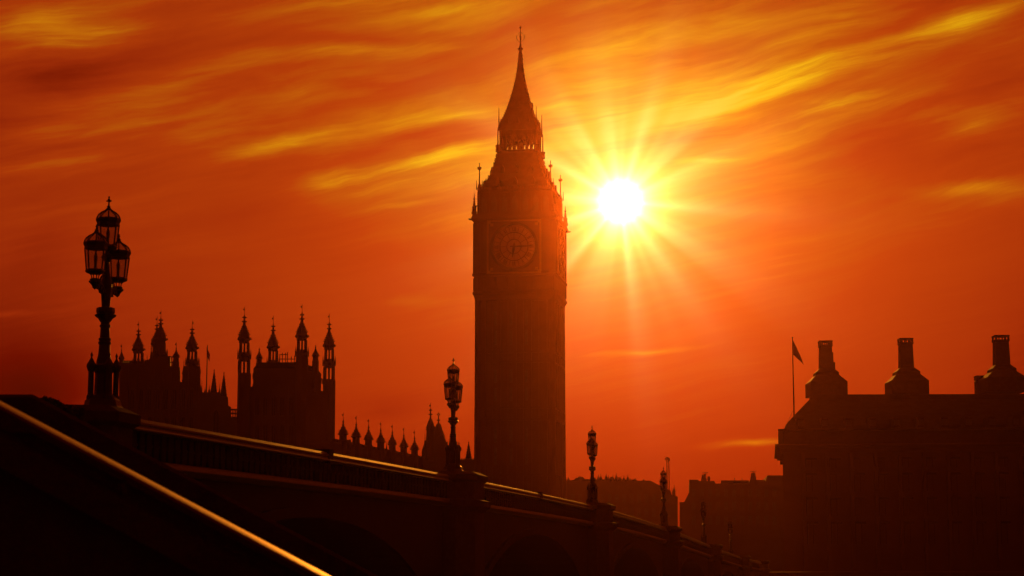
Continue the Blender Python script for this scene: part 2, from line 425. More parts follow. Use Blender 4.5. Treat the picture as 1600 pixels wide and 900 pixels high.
# the mid-span shield blocks on the parapet
for r in (RK[1] + .47, RK[2] + .45):
    c = bline(r); z = hp(r)
    T = Matrix.Translation(c + Vector((0, 0, z))) @ Matrix.Rotation(math.atan2(BU.y, BU.x), 4, 'Z')
    MB().box(-.18, .18, -.26, .30, -.3, .09, T).build('shield_block', 'green_iron', bridge)

# ------------------------------------------------------------------ bridge lamps
U = PX0                                              # one photo pixel at lamp 1, in metres
def arch(d): return -d * U                           # z below the tip
def make_lantern(root, ox, top, tall):
    """hexagonal lantern; top = drop of its roof crown below the lamp's tip"""
    c = (ox, 0)
    e = top + 16
    rings = [(arch(e + d), r * U) for (d, r) in ((-1.5, 17.5), (0, 19.5), (3, 19.2), (6, 17.6), (10, 17.6), (10, 15.2), (6, 15.2), (0, 15.5))]
    fr = MB().lathe(c, rings, 8, PI / 8)
    for k in range(8):
        a = PI / 8 + k * PI / 4; ca_, sa = math.cos(a), math.sin(a)
        fr.tube([(ox + 17 * U * ca_, 17 * U * sa, arch(e + 9)), (ox + 13.5 * U * ca_, 13.5 * U * sa, arch(e + 44))], 1.05 * U, 4)
    fr.lathe(c, [(arch(e + 42), 14.8 * U), (arch(e + 45), 15.4 * U), (arch(e + 47.5), 13.0 * U), (arch(e + 49), 8 * U)], 8, PI / 8)
    f = fr.build('lantern', 'lamp_iron', root, local=True)
    g = MB()
    vs, fs = [], []
    for k in range(8):
        a = PI / 8 + k * PI / 4
        vs += [(ox + 16 * U * math.cos(a), 16 * U * math.sin(a), arch(e + 10.2)), (ox + 12.8 * U * math.cos(a), 12.8 * U * math.sin(a), arch(e + 41.8))]
    for k in range(8):
        j = (k + 1) % 8; fs.append((2 * k, 2 * j, 2 * j + 1, 2 * k + 1))
    g.add(vs, fs).build('panes', 'lantern_glass', f, local=True)
    MB().lathe(c, [(arch(e + 41), 2.6 * U), (arch(e + 33), 2.2 * U), (arch(e + 22), 3.2 * U), (arch(e + 16), 1.4 * U)], 8).build('burner', 'opal', f, local=True)
    rf = MB()
    for k in range(8):
        a = PI / 8 + k * PI / 4; ca_, sa = math.cos(a), math.sin(a)
        pr = [(18.3, 0), (17.6, -3), (15, -7.5), (10.5, -11.2), (6, -13.6), (3.2, -16), (2.2, -18)]
        rf.tube([(ox + r * U * ca_, r * U * sa, arch(e + d)) for (r, d) in pr], 1.0 * U, 4)
    rf.build('roof_ribs', 'lamp_iron', f, local=True)
    rg = MB().lathe(c, [(arch(e + d), r * U) for (r, d) in ((17.4, -1.6), (16.6, -3.4), (14.2, -7.2), (9.8, -10.8), (5.4, -13))], 8, PI / 8)
    rg.build('roof_glass', 'lantern_glass', f, local=True)
    h = 20 if tall else 12
    fn = MB().lathe(c, [(arch(e + d), r * U) for (r, d) in ((4.0, -14.5), (3.6, -17), (2.2, -18.5), (3.4, -20), (1.3, -22), (1.1, -17 - h * .62), (2.4, -17 - h * .72), (.9, -17 - h * .82), (1.6, -17 - h * .95), (.3, -16 - h * 1.05))], 6)
    if tall: fn.box(ox - 4.2 * U, ox + 4.2 * U, -.8 * U, .8 * U, arch(e - 30.2), arch(e - 28.2)); fn.box(ox - .8 * U, ox + .8 * U, -4.2 * U, 4.2 * U, arch(e - 30.2), arch(e - 28.2))
    fn.build('finial', 'lamp_iron', f, local=True)
    # foot: ring of little struts and a leafy pendant
    ft = MB()
    for k in range(8):
        a = k * PI / 4
        ft.tube([(ox + 10.5 * U * math.cos(a), 10.5 * U * math.sin(a), arch(e + 46)), (ox + 6 * U * math.cos(a), 6 * U * math.sin(a), arch(e + 51)), (ox + 5 * U * math.cos(a), 5 * U * math.sin(a), arch(e + 57))], .9 * U, 4)
    ft.lathe(c, [(arch(e + 55.5), 5 * U), (arch(e + 57), 8.5 * U), (arch(e + 60), 8 * U), (arch(e + 62), 9 * U), (arch(e + 66), 5.5 * U), (arch(e + 70), 3.2 * U), (arch(e + 73), .6 * U)], 8)
    for k in range(6):
        a = k * PI / 3
        ft.ball((ox + 7.6 * U * math.cos(a), 7.6 * U * math.sin(a), arch(e + 61)), 2.2 * U, 6)
    ft.build('foot', 'lamp_iron', f, local=True)
    return f
def make_lamp():
    root = thing('bridge_lamp', '', 'street lamp', (0, 0, 0), 'ornate lamps along the bridge parapet')
    ps = MB().lathe((0, 0), [(arch(d), r * U) for (d, r) in ((78, 4), (96, 3.4), (116, 4.2), (128, 6.5), (137, 8.6), (146, 8.8), (158, 7.6), (172, 6.6), (178, 6.4), (196, 7.2), (203, 6.9), (204, 8.4), (207, 8.6), (208, 7.0),
                    (224, 7.8), (225, 9.8), (228, 9.4), (229, 8.2), (231, 10), (234, 9.6), (235, 8.4), (250, 9.4), (262, 12), (300, 12))], 12)
    ps.build('post', 'lamp_iron', root, local=True, smooth=True)
    MB().lathe((0, 0), [(arch(d), r * U) for (d, r) in ((176, 9), (177, 14), (183, 14.6), (186, 13.4), (188, 16.8), (190, 16.2), (194, 11), (199, 8))], 8, PI / 8).build('collar', 'lamp_iron', root, local=True)
    for ox, top, tall in ((0, 20, True), (-.53, 65, False), (.53, 65, False)):
        make_lantern(root, ox, top, tall)
    for s in (-1, 1):
        b = MB()
        b.tube([(s * x_, 0, arch(d)) for (x_, d) in ((.07, 165), (.12, 154), (.22, 146), (.34, 143), (.46, 142), (.53, 143), (.53, 137))], [4.2 * U, 4.2 * U, 4 * U, 3.6 * U, 3.6 * U, 4.2 * U, 4 * U], 8)
        b.tube([(s * x_, 0, arch(d)) for (x_, d) in ((.05, 128), (.16, 126), (.26, 132), (.3, 140), (.36, 144))], 1.7 * U, 6)
        b.tube([(s * x_, 0, arch(d)) for (x_, d) in ((.10, 150), (.2, 156), (.3, 155), (.33, 149))], 1.8 * U, 6)
        for (x_, d, r) in ((.3, 149, 4.2), (.42, 148, 4.4), (.52, 149, 4.6), (.2, 152, 4), (.46, 141, 4.6), (.36, 142, 3.6)): b.ball((s * x_, 0, arch(d)), r * U, 6)
        b.build('arm', 'lamp_iron', root, local=True)
    # leafy crossing scrolls seen end-on
    # pedestal with four colonnettes
    MB().lathe((0, 0), [(arch(d), r * U) for (d, r) in ((264, 12), (268, 17), (276, 15), (280, 13), (312, 14), (318, 22), (322, 27), (330, 29), (338, 36), (357, 40))], 8, PI / 8).build('pedestal', 'lamp_iron', root, local=True)
    for a in (45, 135, 225, 315):
        a = math.radians(a); x_, y_ = 20.5 * U * math.cos(a), 20.5 * U * math.sin(a)
        co = MB().lathe((x_, y_), [(arch(d), r * U) for (d, r) in ((322, 6.4), (316, 6.6), (313, 4.8), (278, 4.6), (275, 6.2), (271, 7.8), (267, 7.6), (263, 5.2), (259, 3), (256.5, 1.4), (254, 1.3), (252.6, 2.2), (250, 1.2), (247, .5))], 8)
        co.box(x_ - 3 * U, x_ + 3 * U, y_ - .8 * U, y_ + .8 * U, arch(252.5), arch(250.6))
        co.build('colonnette', 'lamp_iron', root, local=True)
    return root
LB = ['nearest and tallest bridge lamp, three lanterns, standing left of the gothic towers',
      'second bridge lamp, three lanterns, standing just left of the clock tower',
      'third bridge lamp, small against the sky, just right of the clock tower',
      'fourth bridge lamp, its lantern rising beside the thin crane',
      'fifth bridge lamp, tiny and dark against the low flat-roofed block',
      'farthest bridge lamp, faint and half lost before the dark block by the mansard building']
TIP = [(170.5, 307.5), (708.5, 559.5), (925, 665), (1036.5, 730), (1099, 779), (1141, 810)]
lamp0 = make_lamp()
BANG = math.atan2(BU.y, BU.x)
for k in range(6):
    o = lamp0 if k == 0 else copy_tree(lamp0)
    r = RK[k + 1]; Y = bline(r).y
    p = at(*TIP[k], Y); o.location = p; o.rotation_euler.z = BANG
    o['label'] = LB[k]

# ------------------------------------------------------------------ near staircase walls and handrail
def slope_wall(name, label, pts, Y, thick, m, cap, cat):
    """pts: photo points of the top edge; wall in the vertical plane at distance Y"""
    P3 = [at(x, y, Y) for (x, y) in pts]; thick = abs(thick)
    root = thing(name, label, cat, (P3[0].x, Y, 0))
    body = [p - Vector((0, 0, cap + .002)) for p in P3]
    poly = body + [Vector((P3[-1].x, Y, -.02)), Vector((P3[0].x, Y, -.02))]
    MB().prism(poly, (0, thick, 0)).build('wall_body', m, root)
    rings = [[p + Vector((0, o, h)) for (o, h) in ((-.06, -cap), (-.06, -.02), (-.03, 0), (thick * .5, -.10), (thick + .06, -.20), (thick + .06, -cap - .03))] for p in P3]
    MB().sweep(rings).build('wall_coping', m, root)
    return root
slope_wall('stair_parapet', 'broad dark stone parapet sloping down behind the shiny handrail', [(-900, 617), (53, 617), (587, 897), (850, 1034)], 11.0, .5, 'granite', .22, 'parapet')
YH = 5.0
hr = [(-420, 404), (-200, 521), (0, 627), (515, 900), (760, 1030)]
slope_wall('stair_wall', 'dark low stone wall of the river stairs directly under the shiny handrail', [(-420, 444), (-200, 561), (0, 667), (515, 940), (760, 1070)], YH + .05, .4, 'granite', .1, 'wall')
RW = 1
hro = thing('handrail', 'broad shiny metal handrail sloping down across the lower left foreground', 'handrail', at(0, 700, YH))
pts = [at(x, y, YH) - Vector((0, 0, .014)) for (x, y) in hr]
dense = []
for a, b in zip(pts, pts[1:]):
    for i in range(8): dense.append(a.lerp(b, i / 8))
dense.append(pts[-1])
SECT = [(-.098, -.014), (-.102, -.004), (-.096, .004), (-.08, .007), (0, .008), (.08, .007), (.098, -.001), (.10, -.014)]
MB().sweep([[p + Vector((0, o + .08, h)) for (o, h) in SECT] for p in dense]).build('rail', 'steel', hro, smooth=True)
for t in (.18, .38, .62, .84):
    p = dense[int(t * (len(dense) - 1))]
    MB().tube([p - Vector((0, 0, .025)), p - Vector((0, -.02, .06)), p - Vector((0, -.06, .13))], .01, 8).build('bracket', 'steel', hro)
# steps
m = MB(); a0, b0 = at(53, 617, 11), at(850, 1034, 11)
nst = 12
for i in range(nst):
    x = a0.x + (b0.x - a0.x) * i / nst; z = a0.z + (b0.z - a0.z) * i / nst - 1.2
    if z > 0.02: m.box(x - .02, x + (b0.x - a0.x) / nst, YH + .46, 10.98, -.01, z)
m.box(-9, a0.x - .03, YH + .46, 10.98, -.01, a0.z - 1.2)
tag(m.build('stairs', 'paving'), kind='structure')

# ------------------------------------------------------------------ gothic pieces
def octo(mb, x, Y, prof, n=8):
    c = at(x, prof[0][0], Y); rot = math.atan2(-Y, -c.x)
    mb.lathe((c.x, Y), [(at(x, y, Y).z, hw * mpp(y, Y)) for (y, hw) in prof], n, rot)
    return c.x
def crockets(mb, x, Y, pts, size=.8, n=8):
    cx = at(x, pts[0][0], Y).x
    for (y, hw) in pts:
        z = at(x, y, Y).z; r = hw * mpp(y, Y); s = size * mpp(y, Y)
        for k in range(n):
            a = math.atan2(-Y, -cx) + 2 * PI * k / n
            mb.ball((cx + r * math.cos(a), Y + r * math.sin(a), z), s, 4)
def vane(parent, x, Y, ytip, ybase, side=1, flagy=4, fs=2.2):
    m = MB(); p0, p1 = at(x, ybase, Y), at(x, ytip, Y); u = mpp(ytip, Y)
    m.tube([(p0.x, Y, p0.z), (p0.x, Y, p1.z)], .38 * u, 5)
    z = at(x, ytip + flagy, Y).z
    m.box(p0.x + (.3 * u if side > 0 else -fs * u), p0.x + (fs * u if side > 0 else -.3 * u), Y - .05, Y + .05, z - 1.2 * u, z + 1.2 * u)
    m.ball((p0.x, Y, p1.z), .6 * u, 5)
    return m.build('weather_vane', 'gilt', parent)
def turret(parent, x, Y, tip, k=1.0, base=720, slit1=True, slit2=True, body=1.0, van=True, side=-1, name='turret', bw=None):
    """tall octagonal turret: tip is the photo height of the finial, k scales the drop of each stage"""
    y = lambda d: tip + d * k
    h = lambda v: v * body
    m = MB()
    if slit1: low = 43
    T = MB()
    # crown
    octo(T, x, Y, [(y(0), .5), (y(3.5), h(1.2)), (y(4.5), h(2.6)), (y(5.5), h(1.2)), (y(9.5), h(1.5)), (y(11), h(3.4)), (y(12.5), h(1.8)), (y(16), h(2.4)), (y(20), h(3.4)), (y(25), h(5.4)), (y(31), h(8.0)),
                   (y(36), h(8.8)), (y(38), h(10.2)), (y(40), h(9.8)), (y(41), h(8.0)), (y(44.5), h(7.8))])
    crockets(T, x, Y, [(y(4.5), h(2.8)), (y(11), h(3.3)), (y(19), h(3.6)), (y(22), h(4.6)), (y(25), h(6.2)), (y(28), h(7.5)), (y(31), h(8.9))], 1.15 * body)
    crockets(T, x, Y, [(y(38.5), h(10.3)), (y(36.5), h(9.6))], 1.2 * body)
    # open belfry stage: columns
    cx = at(x, y(50), Y).x
    def cols(ya, yb, hw, r, solid=False):
        za, zb = at(x, ya, Y).z, at(x, yb, Y).z; u = mpp(ya, Y)
        for q in range(8):
            a = math.atan2(-Y, -cx) + q * PI / 4
            T.tube([(cx + hw * u * math.cos(a), Y + hw * u * math.sin(a), zb), (cx + hw * u * math.cos(a), Y + hw * u * math.sin(a), za)], r * u, 6)
    if slit1:
        cols(y(44), y(60), h(6.6), h(1.55))
    else:
        octo(T, x, Y, [(y(44), h(7.6)), (y(60), h(7.8))])
    octo(T, x, Y, [(y(59.5), h(8.2)), (y(62), h(9)), (y(64), h(10.6)), (y(66), h(10.4)), (y(67), h(9.2)), (y(73), h(9.2))])
    crockets(T, x, Y, [(y(61), h(9.8))], .9 * body)
    if slit2:
        cols(y(72.5), y(92), h(8.0), h(1.9))
        octo(T, x, Y, [(y(91.5), h(9.6)), (y(94), h(10.2)), (base, h(bw or 11.2))])
    else:
        octo(T, x, Y, [(y(72.8), h(9.6)), (y(94), h(10)), (base, h(bw or 11.2))])
    t = T.build(name, 'stone', parent)
    # corner pinnacles hugging the turret
    pn = MB(); u = mpp(y(60), Y)
    for q in range(8):
        a = -PI / 2 + q * PI / 4; R_ = h(10.2) * u
        pn.lathe((cx + R_ * math.cos(a), Y + R_ * math.sin(a)), [(at(x, y(70), Y).z, .9 * u), (at(x, y(61), Y).z, .8 * u), (at(x, y(54), Y).z, .15 * u)], 4)
    pn.build('pinnacles', 'stone', t)
    if van: vane(t, x, Y, tip - 12 * k, tip + 1, side)
    return t
def small_pin(parent, x, Y, tip, base, hw, name='pinnacle', van=False, k=1.0, m='stone', S=None):
    """little domed pinnacle with finial"""
    S = S or (base - tip); y = lambda f: tip + S * f
    T = MB()
    octo(T, x, Y, [(y(0), .3), (y(.08), hw * .12), (y(.1), hw * .34), (y(.12), hw * .14), (y(.2), hw * .17), (y(.22), hw * .42), (y(.24), hw * .22), (y(.32), hw * .38), (y(.42), hw * .7), (y(.52), hw * .95),
                   (y(.56), hw * 1.08), (y(.59), hw * 1.05), (y(.61), hw * .82), (y(.8), hw * .84), (y(.82), hw), (max(base, y(.83)), hw)])
    crockets(T, x, Y, [(y(.32), hw * .45), (y(.42), hw * .78), (y(.48), hw * .95), (y(.56), hw * 1.12)], hw * .15)
    t = T.build(name, m, parent)
    if van: vane(t, x, Y, tip - 10 * k, tip + 1, -1, 3, 1.8)
    return t
def cone_pin(parent, x, Y, tip, mid, base, hw, name='spirelet', m='slate'):
    T = MB(); octo(T, x, Y, [(tip, .3), (tip + (mid - tip) * .05, .9), (tip + (mid - tip) * .08, .5), (mid, hw), (mid + 1, hw * 1.25), (mid + 3, hw), (base, hw)])
    crockets(T, x, Y, [(tip + (mid - tip) * f, hw * f + .4) for f in (.3, .45, .6, .75, .9)], .6)
    return T.build(name, m, parent)
def wallblock(parent, poly, Y, depth, name='wall', m='stone'):
    """poly: photo outline of the face; the block runs back by depth metres"""
    mb = MB(); P3 = [at(x, y, Y) for (x, y) in poly]
    for p in P3:
        if p.z < FZ + 1.0: p.z = FZ - .3
    xe = [p.x for p in P3]; xe = max(xe) if max(xe) < 0 else (min(xe) if min(xe) > 0 else 0)
    mb.prism(P3, (xe / Y * depth, depth, 0))
    return mb.build(name, m, parent)
def battlement(parent, x0, x1, y0, y1, Y, depth=.6, w_=2.2, h=2.2, name='battlement'):
    mb = MB(); n = max(1, int((x1 - x0) / (w_ * 2)))
    for i in range(n):
        xa = x0 + (x1 - x0) * (i + .25) / n; xb = x0 + (x1 - x0) * (i + .75) / n; yy = y0 + (y1 - y0) * (i + .5) / n
        a, b = at(xa, yy - h, Y), at(xb, yy + 1.5, Y)
        mb.box(a.x, b.x, Y - .05, Y + depth, b.z, a.z)
    return mb.build(name, 'stone', parent)
def gothic_window(parent, x, y0, y1, hw, Y, m='glass'):
    """pointed window standing 4 cm proud of the wall, with a stone hood and mullion"""
    a = at(x, y0, Y); b = at(x, y1, Y); u = mpp(y0, Y); w_ = hw * u
    hgt = a.z - b.z; k = min(.35 * hgt, w_ * 1.6)
    out = [(a.x - w_, Y - .04, b.z), (a.x + w_, Y - .04, b.z), (a.x + w_, Y - .04, a.z - k), (a.x + w_ * .55, Y - .04, a.z - k * .35), (a.x, Y - .04, a.z), (a.x - w_ * .55, Y - .04, a.z - k * .35), (a.x - w_, Y - .04, a.z - k)]
    wd = MB().prism(out, (0, .03, 0)).build('window', m, parent)
    fr = MB().tube([out[i] for i in (0, 6, 5, 4, 3, 2, 1)], .09, 4)
    fr.tube([out[0], out[1]], .09, 4); fr.box(a.x - .05, a.x + .05, Y - .1, Y - .05, b.z, a.z - k * .3)
    fr.build('frame', 'stone', wd)
    return wd
def ribs(parent, x0, x1, y0, y1, Y, n, name='buttress', pr=.25, wd=.18):
    mb = MB()
    for i in range(n):
        x = x0 + (x1 - x0) * i / (n - 1); a, b = at(x, y0, Y), at(x, y1, Y)
        zb = max(FZ, b.z)
        mb.box(a.x - wd, a.x + wd, Y - pr, Y - .002, zb, a.z)
        mb.box(a.x - wd * .7, a.x + wd * .7, Y - pr * .7, Y - .003, a.z, a.z + .5)
    return mb.build(name, 'stone', parent)

def base_of(x, Y): return (at(x, 800, Y).x, Y, FZ)
# --- pavilion with four tall turrets
Yp = 262.0
pav = thing('palace_pavilion', 'square gothic palace tower with four tall see-through turrets, right of the twin slender spires', 'palace tower', base_of(448, Yp))
YB = Yp * 1.037
wallblock(pav, [(374, 606), (398, 606), (398, 580), (405, 572), (492, 572), (500, 580), (500, 606), (474, 606), (474, 900), (374, 900)], Yp, .01 + (YB - Yp)) if False else None
fw = MB()
A, B = at(380, 596, Yp), at(474, 596, Yp); C_, D_ = at(516, 608, YB), at(426, 608, YB)
zt = at(448, 604, Yp).z
corners = [Vector((A.x, Yp, 0)), Vector((B.x, Yp, 0)), Vector((C_.x, YB, 0)), Vector((D_.x, YB, 0))]
lo = [Vector((c.x, c.y, FZ - .3)) for c in corners]; hi = [Vector((c.x, c.y, zt)) for c in corners]
fw.add(lo + hi, [(0, 1, 2, 3), (4, 5, 6, 7), (0, 1, 5, 4), (1, 2, 6, 5), (2, 3, 7, 6), (3, 0, 4, 7)]).build('wall', 'stone', pav)
# inner raised storey and roof
ctr = sum(corners, Vector()) / 4
def inner(f, za, zb, name, m):
    mb = MB(); q0 = [ctr.lerp(c, f[0]) for c in corners]; q1 = [ctr.lerp(c, f[1]) for c in corners]
    for q in q0: q.z = za
    for q in q1: q.z = zb
    return mb.add(q0 + q1, [(0, 1, 2, 3), (4, 5, 6, 7), (0, 1, 5, 4), (1, 2, 6, 5), (2, 3, 7, 6), (3, 0, 4, 7)]).build(name, m, pav)
inner((.78, .78), zt + .002, at(448, 579, Yp + 4).z, 'upper_wall', 'stone')
inner((.78, .66), at(448, 579, Yp + 4).z + .003, at(448, 569, Yp + 4).z, 'roof', 'slate')
turret(pav, 382, Yp, 491.5, 1.0, 900)
turret(pav, 472, Yp, 487.5, 1.0, 900, slit2=False)
turret(pav, 427, YB, 505.5, .97, 900, slit2=False, body=.95, side=-1)
turret(pav, 514.5, YB, 502.5, .99, 900, body=.95, side=-1)
small_pin(pav, 405.3, Yp + 3, 543, 612, 5.0, S=30)
small_pin(pav, 493.3, Yp + 4, 539, 612, 5.2, S=30)
battlement(pav, 436, 463, 569, 568, Yp + 4, w_=1.6, h=2.5)
battlement(pav, 394, 402, 590, 592, Yp + 1, w_=1.2, h=7)
battlement(pav, 500, 508, 597, 600, Yp + 6, w_=1.2, h=7)
sc_ = MB()                                            # thin roof-walk railings and scaffold poles on the leads
for (x, y0, y1) in ((437, 553, 570), (441, 551, 570), (446, 551, 569), (449, 550, 569), (455, 557, 569), (460, 556, 568)):
    a, b = at(x, y0, Yp + 5), at(x, y1 + 3, Yp + 5); sc_.tube([b, Vector((b.x, b.y, a.z))], .055, 4)
for (x0, x1, y) in ((437, 449, 554), (437, 462, 561)):
    sc_.tube([at(x0, y, Yp + 5), at(x1, y, Yp + 5)], .055, 4)
sc_.build('roof_railing', 'black', pav)
ribs(pav, 396, 462, 606, 900, Yp, 6)
for x in (402, 415, 428, 441, 455):
    for (y0, y1) in ((618, 650), (662, 700), (712, 760)): gothic_window(pav, x, y0, y1, 3.6, Yp)

# --- left group: big dark gothic tower cluster
Yg = 285.0
gt = thing('gothic_tower', 'broad gothic palace tower bristling with turrets and vanes, right behind the nearest bridge lamp', 'palace tower', base_of(250, Yg))
wallblock(gt, [(186, 567), (226, 568), (236, 560), (266, 556), (266, 572), (281, 574), (281, 596), (286, 598), (287, 572), (311, 572), (313, 600), (318, 618), (318, 900), (186, 900)], Yg, 6)
battlement(gt, 187, 207, 566, 566, Yg, w_=1.4, h=2.8)
battlement(gt, 226, 238, 566, 562, Yg, w_=1.4, h=2.8)
turret(gt, 216.6, Yg + 1, 513.5, .86, 900, slit2=False, body=.96, side=-1)
turret(gt, 251.4, Yg + 1, 496, .9, 900, slit1=False, slit2=False, body=1.0, side=-1)
turret(gt, 245.4, Yg + 8, 505, .84, 900, slit1=False, slit2=False, body=.9, side=-1)
turret(gt, 300.4, Yg + 1, 511, .86, 900, slit2=False, body=.98, side=1, bw=13)
small_pin(gt, 190.2, Yg + .5, 544, 590, 4.2, van=True, k=.6, S=29)
small_pin(gt, 230, Yg + .5, 555, 590, 2.4)
small_pin(gt, 236.8, Yg + .5, 529, 600, 2.6)
small_pin(gt, 275.4, Yg + .5, 542, 600, 5.2, van=True, k=.7, S=28)
small_pin(gt, 262, Yg + .5, 548, 600, 2.6)
small_pin(gt, 287.5, Yg + .5, 562, 600, 2.4)
small_pin(gt, 312, Yg + .5, 560, 600, 2.2)
small_pin(gt, 315.5, Yg + .5, 594, 640, 2.0)
fr = MB()
for (x0, y0, x1, y1) in ((264, 557.5, 272, 557.5), (264.5, 557, 264.5, 574), (268.5, 557, 268.5, 574), (264, 566, 270, 566)):
    fr.tube([at(x0, y0, Yg - .5), at(x1, y1, Yg - .5)], .07, 4)
fr.build('roof_railing', 'black', gt)
ribs(gt, 200, 306, 580, 900, Yg, 9)
for x in (207, 221, 234, 247, 260, 273, 287, 300):
    for (y0, y1) in ((606, 640), (650, 690)): gothic_window(gt, x, y0, y1, 3.4, Yg)

# --- abbey-like twin spires
Ya = 300.0
tw = thing('twin_spired_chapel', 'low dark chapel block with two slender pointed spires beside the flagpole', 'chapel', base_of(342, Ya))
wallblock(tw, [(317, 613), (344, 613), (345, 619), (356, 620), (357, 634), (361, 636), (361, 900), (317, 900)], Ya, 12)
cone_pin(tw, 334.7, Ya + 1, 577, 613, 640, 5.2)
cone_pin(tw, 350, Ya + 1, 581, 620, 640, 5.4)
small_pin(tw, 327, Ya + .5, 602, 622, 2.0); small_pin(tw, 343, Ya + .5, 600, 626, 1.8); small_pin(tw, 320.5, Ya + .5, 604, 622, 1.8)
gothic_window(tw, 338, 640, 690, 5, Ya)
tag(tw.children[0], None)
bl = MB(); 
for x in (360.5, 364, 367.5, 370.5):
    for (ya, yb) in ((640, 645.5), (647, 652)):
        bl.tube([at(x, ya, Ya - 2), at(x, yb, Ya - 2)], .1, 4)
for yy in (640, 646, 652.5): bl.tube([at(359.5, yy, Ya - 2), at(371, yy, Ya - 2)], .13, 4)
bo = bl.build('stone_balustrade', 'stone', tw)
wallblock(tw, [(359, 653), (373, 653), (373, 900), (359, 900)], Ya - 2.3, 10, 'terrace_wall')
fp = thing('flagpole', 'thin flagpole with a drooping red flag between the gothic towers', 'flagpole', (at(322.5, 612, Ya + 3).x, Ya + 3, at(322, 614, Ya + 3).z))
p0, p1 = at(322.5, 616, Ya + 3), at(322.5, 539.5, Ya + 3)
MB().tube([(p0.x, p0.y, p0.z), (p0.x, p0.y, p1.z)], [.11, .07], 6).build('pole', 'black', fp)
def flag(parent, pts, Y, m, wav=.12):
    P3 = [at(x, y, Y) for (x, y) in pts]; n = 10; mb = MB(); vs, fs = [], []
    a, b, c, d = P3                                  # hoist top, fly top, fly bottom, hoist bottom
    for i in range(n + 1):
        t = i / n
        for j in range(n + 1):
            s_ = j / n; p = a.lerp(b, t).lerp(d.lerp(c, t), s_)
            p.y += wav * math.sin(t * 9 + s_ * 5) * (.2 + t)
            vs.append(p)
    for i in range(n):
        for j in range(n): fs.append((i * (n + 1) + j, (i + 1) * (n + 1) + j, (i + 1) * (n + 1) + j + 1, i * (n + 1) + j + 1))
    mb.add(vs, fs); return mb.build('flag', m, parent, smooth=True)
flag(fp, [(322.8, 542), (328, 554), (327.5, 565), (323, 556)], Ya + 3, 'red_cloth')

# --- river-front wing with the row of seven turrets
wing = thing('palace_wing', 'long receding palace wing topped by a row of seven domed turrets', 'palace wing', base_of(590, 278))
row = [(536.4, 654.5), (556.6, 659), (576, 663.5), (595, 668.2), (613, 672), (631, 676.5), (647.8, 681)]
h0 = 885 - 654.5
Yrow = [264 * h0 / (885 - y) for (_, y) in row]
walltop = lambda x: 692 + (x - 526) * (718 - 692) / (660 - 526)
mb = MB(); xs = [522] + [x for x, _ in row] + [664]; Ys = [260] + Yrow + [Yrow[-1] * 1.03]
fr_ = [at(x, walltop(x), Y) for x, Y in zip(xs, Ys)]
rings = [[p, p + Vector((-10, 3, 0)), Vector((p.x - 10, p.y + 3, FZ - .3)), Vector((p.x, p.y, FZ - .3))] for p in fr_]
mb.sweep(rings).build('wall', 'stone', wing)
for (x, y), Y in zip(row, Yrow):
    k = 264 / Y
    small_pin(wing, x, Y, y, y + 62 * k, 7.0 * k, 'turret', van=True, k=k * .9, S=42 * k)
mb = MB(); rings = []
for i in range(len(fr_) - 1):
    for j in range(8):
        for t in ((j + .02) / 8, (j + .98) / 8):
            p = fr_[i].lerp(fr_[i + 1], t); h_ = .5 if j % 2 else .12
            rings.append([p + Vector((o, 0, z)) for (o, z) in ((.06, -.1), (.06, h_), (-.4, h_), (-.4, -.1))])
mb.sweep(rings)
mb.build('parapet', 'stone', wing)
wallblock(wing, [(541, 687), (548.5, 687), (548.5, 705), (541, 705)], 266, 3, 'chimney')
small_pin(wing, 604, 272, 690, 712, 1.4)
# windows along the receding wall
for i in range(len(fr_) - 1):
    p, q = fr_[i], fr_[i + 1]; dv = (q - p); dv.z = 0; dv.normalize(); nv = Vector((dv.y, -dv.x, 0))
    for t in (.3, .7):
        c = p.lerp(q, t); 
        T = Matrix.Translation((c.x, c.y, 0)) @ Matrix.Rotation(math.atan2(dv.y, dv.x), 4, 'Z')
        wd = MB().box(-.5, .5, -.05, -.01, c.z - 6, c.z - 2, T).build('window', 'glass', wing)
        MB().box(-.6, .6, -.1, -.055, c.z - 2.0, c.z - 1.8, T).box(-.6, .6, -.1, -.055, c.z - 6.2, c.z - 6.0, T).box(-.05, .05, -.1, -.055, c.z - 6, c.z - 2, T).build('frame', 'stone', wd)

# --- double turret behind lamp 2
Yd = 305.0
db = thing('double_turret', 'pair of joined gothic turrets, one crowned by a trefoil cross, partly behind the second lamp', 'palace turret', base_of(680, Yd))
wallblock(db, [(659, 718), (659, 704), (661, 698), (664, 690), (668, 684), (680, 684), (692, 680), (699, 694), (700, 704), (718, 706), (718, 718), (746, 718), (746, 900), (659, 900)], Yd, 8)
T = MB()
octo(T, 672.8, Yd, [(638.5, .4), (641, 2.2), (642.5, .9), (646, 1), (647.5, 2.6), (649, 1.1), (655, 1.6), (658, 3.6), (662, 4.6), (667, 6.6), (671, 7.0), (672, 6.2), (690, 6.8), (720, 7.2)])
crockets(T, 672.8, Yd, [(641, 2.2), (647.5, 2.8), (656, 2.6), (662, 5.0), (667, 7), (671, 7.4), (684, 7.2)], .8)
t1 = T.build('turret', 'stone', db); vane(t1, 672.8, Yd, 630, 640, -1)
T = MB()
octo(T, 685.2, Yd + 2, [(648, .6), (650, .9), (655, .8), (656.5, 2.4), (658, 1.0), (661, 1.2), (663, 3.6), (668, 5), (674, 7), (680, 9.4), (687, 11), (694, 11.8), (720, 12)])
crockets(T, 685.2, Yd + 2, [(656.5, 2.4), (668, 5.6), (674, 7.6), (680, 10), (687, 11.6)], .8)
for (dx_, dy_) in ((0, 645.6), (-1.7, 647.6), (1.7, 647.6)):
    p = at(685.2 + dx_, dy_, Yd + 2); T.ball((p.x, p.y, p.z), 1.25 * mpp(650, Yd), 6)
T.build('turret', 'stone', db)
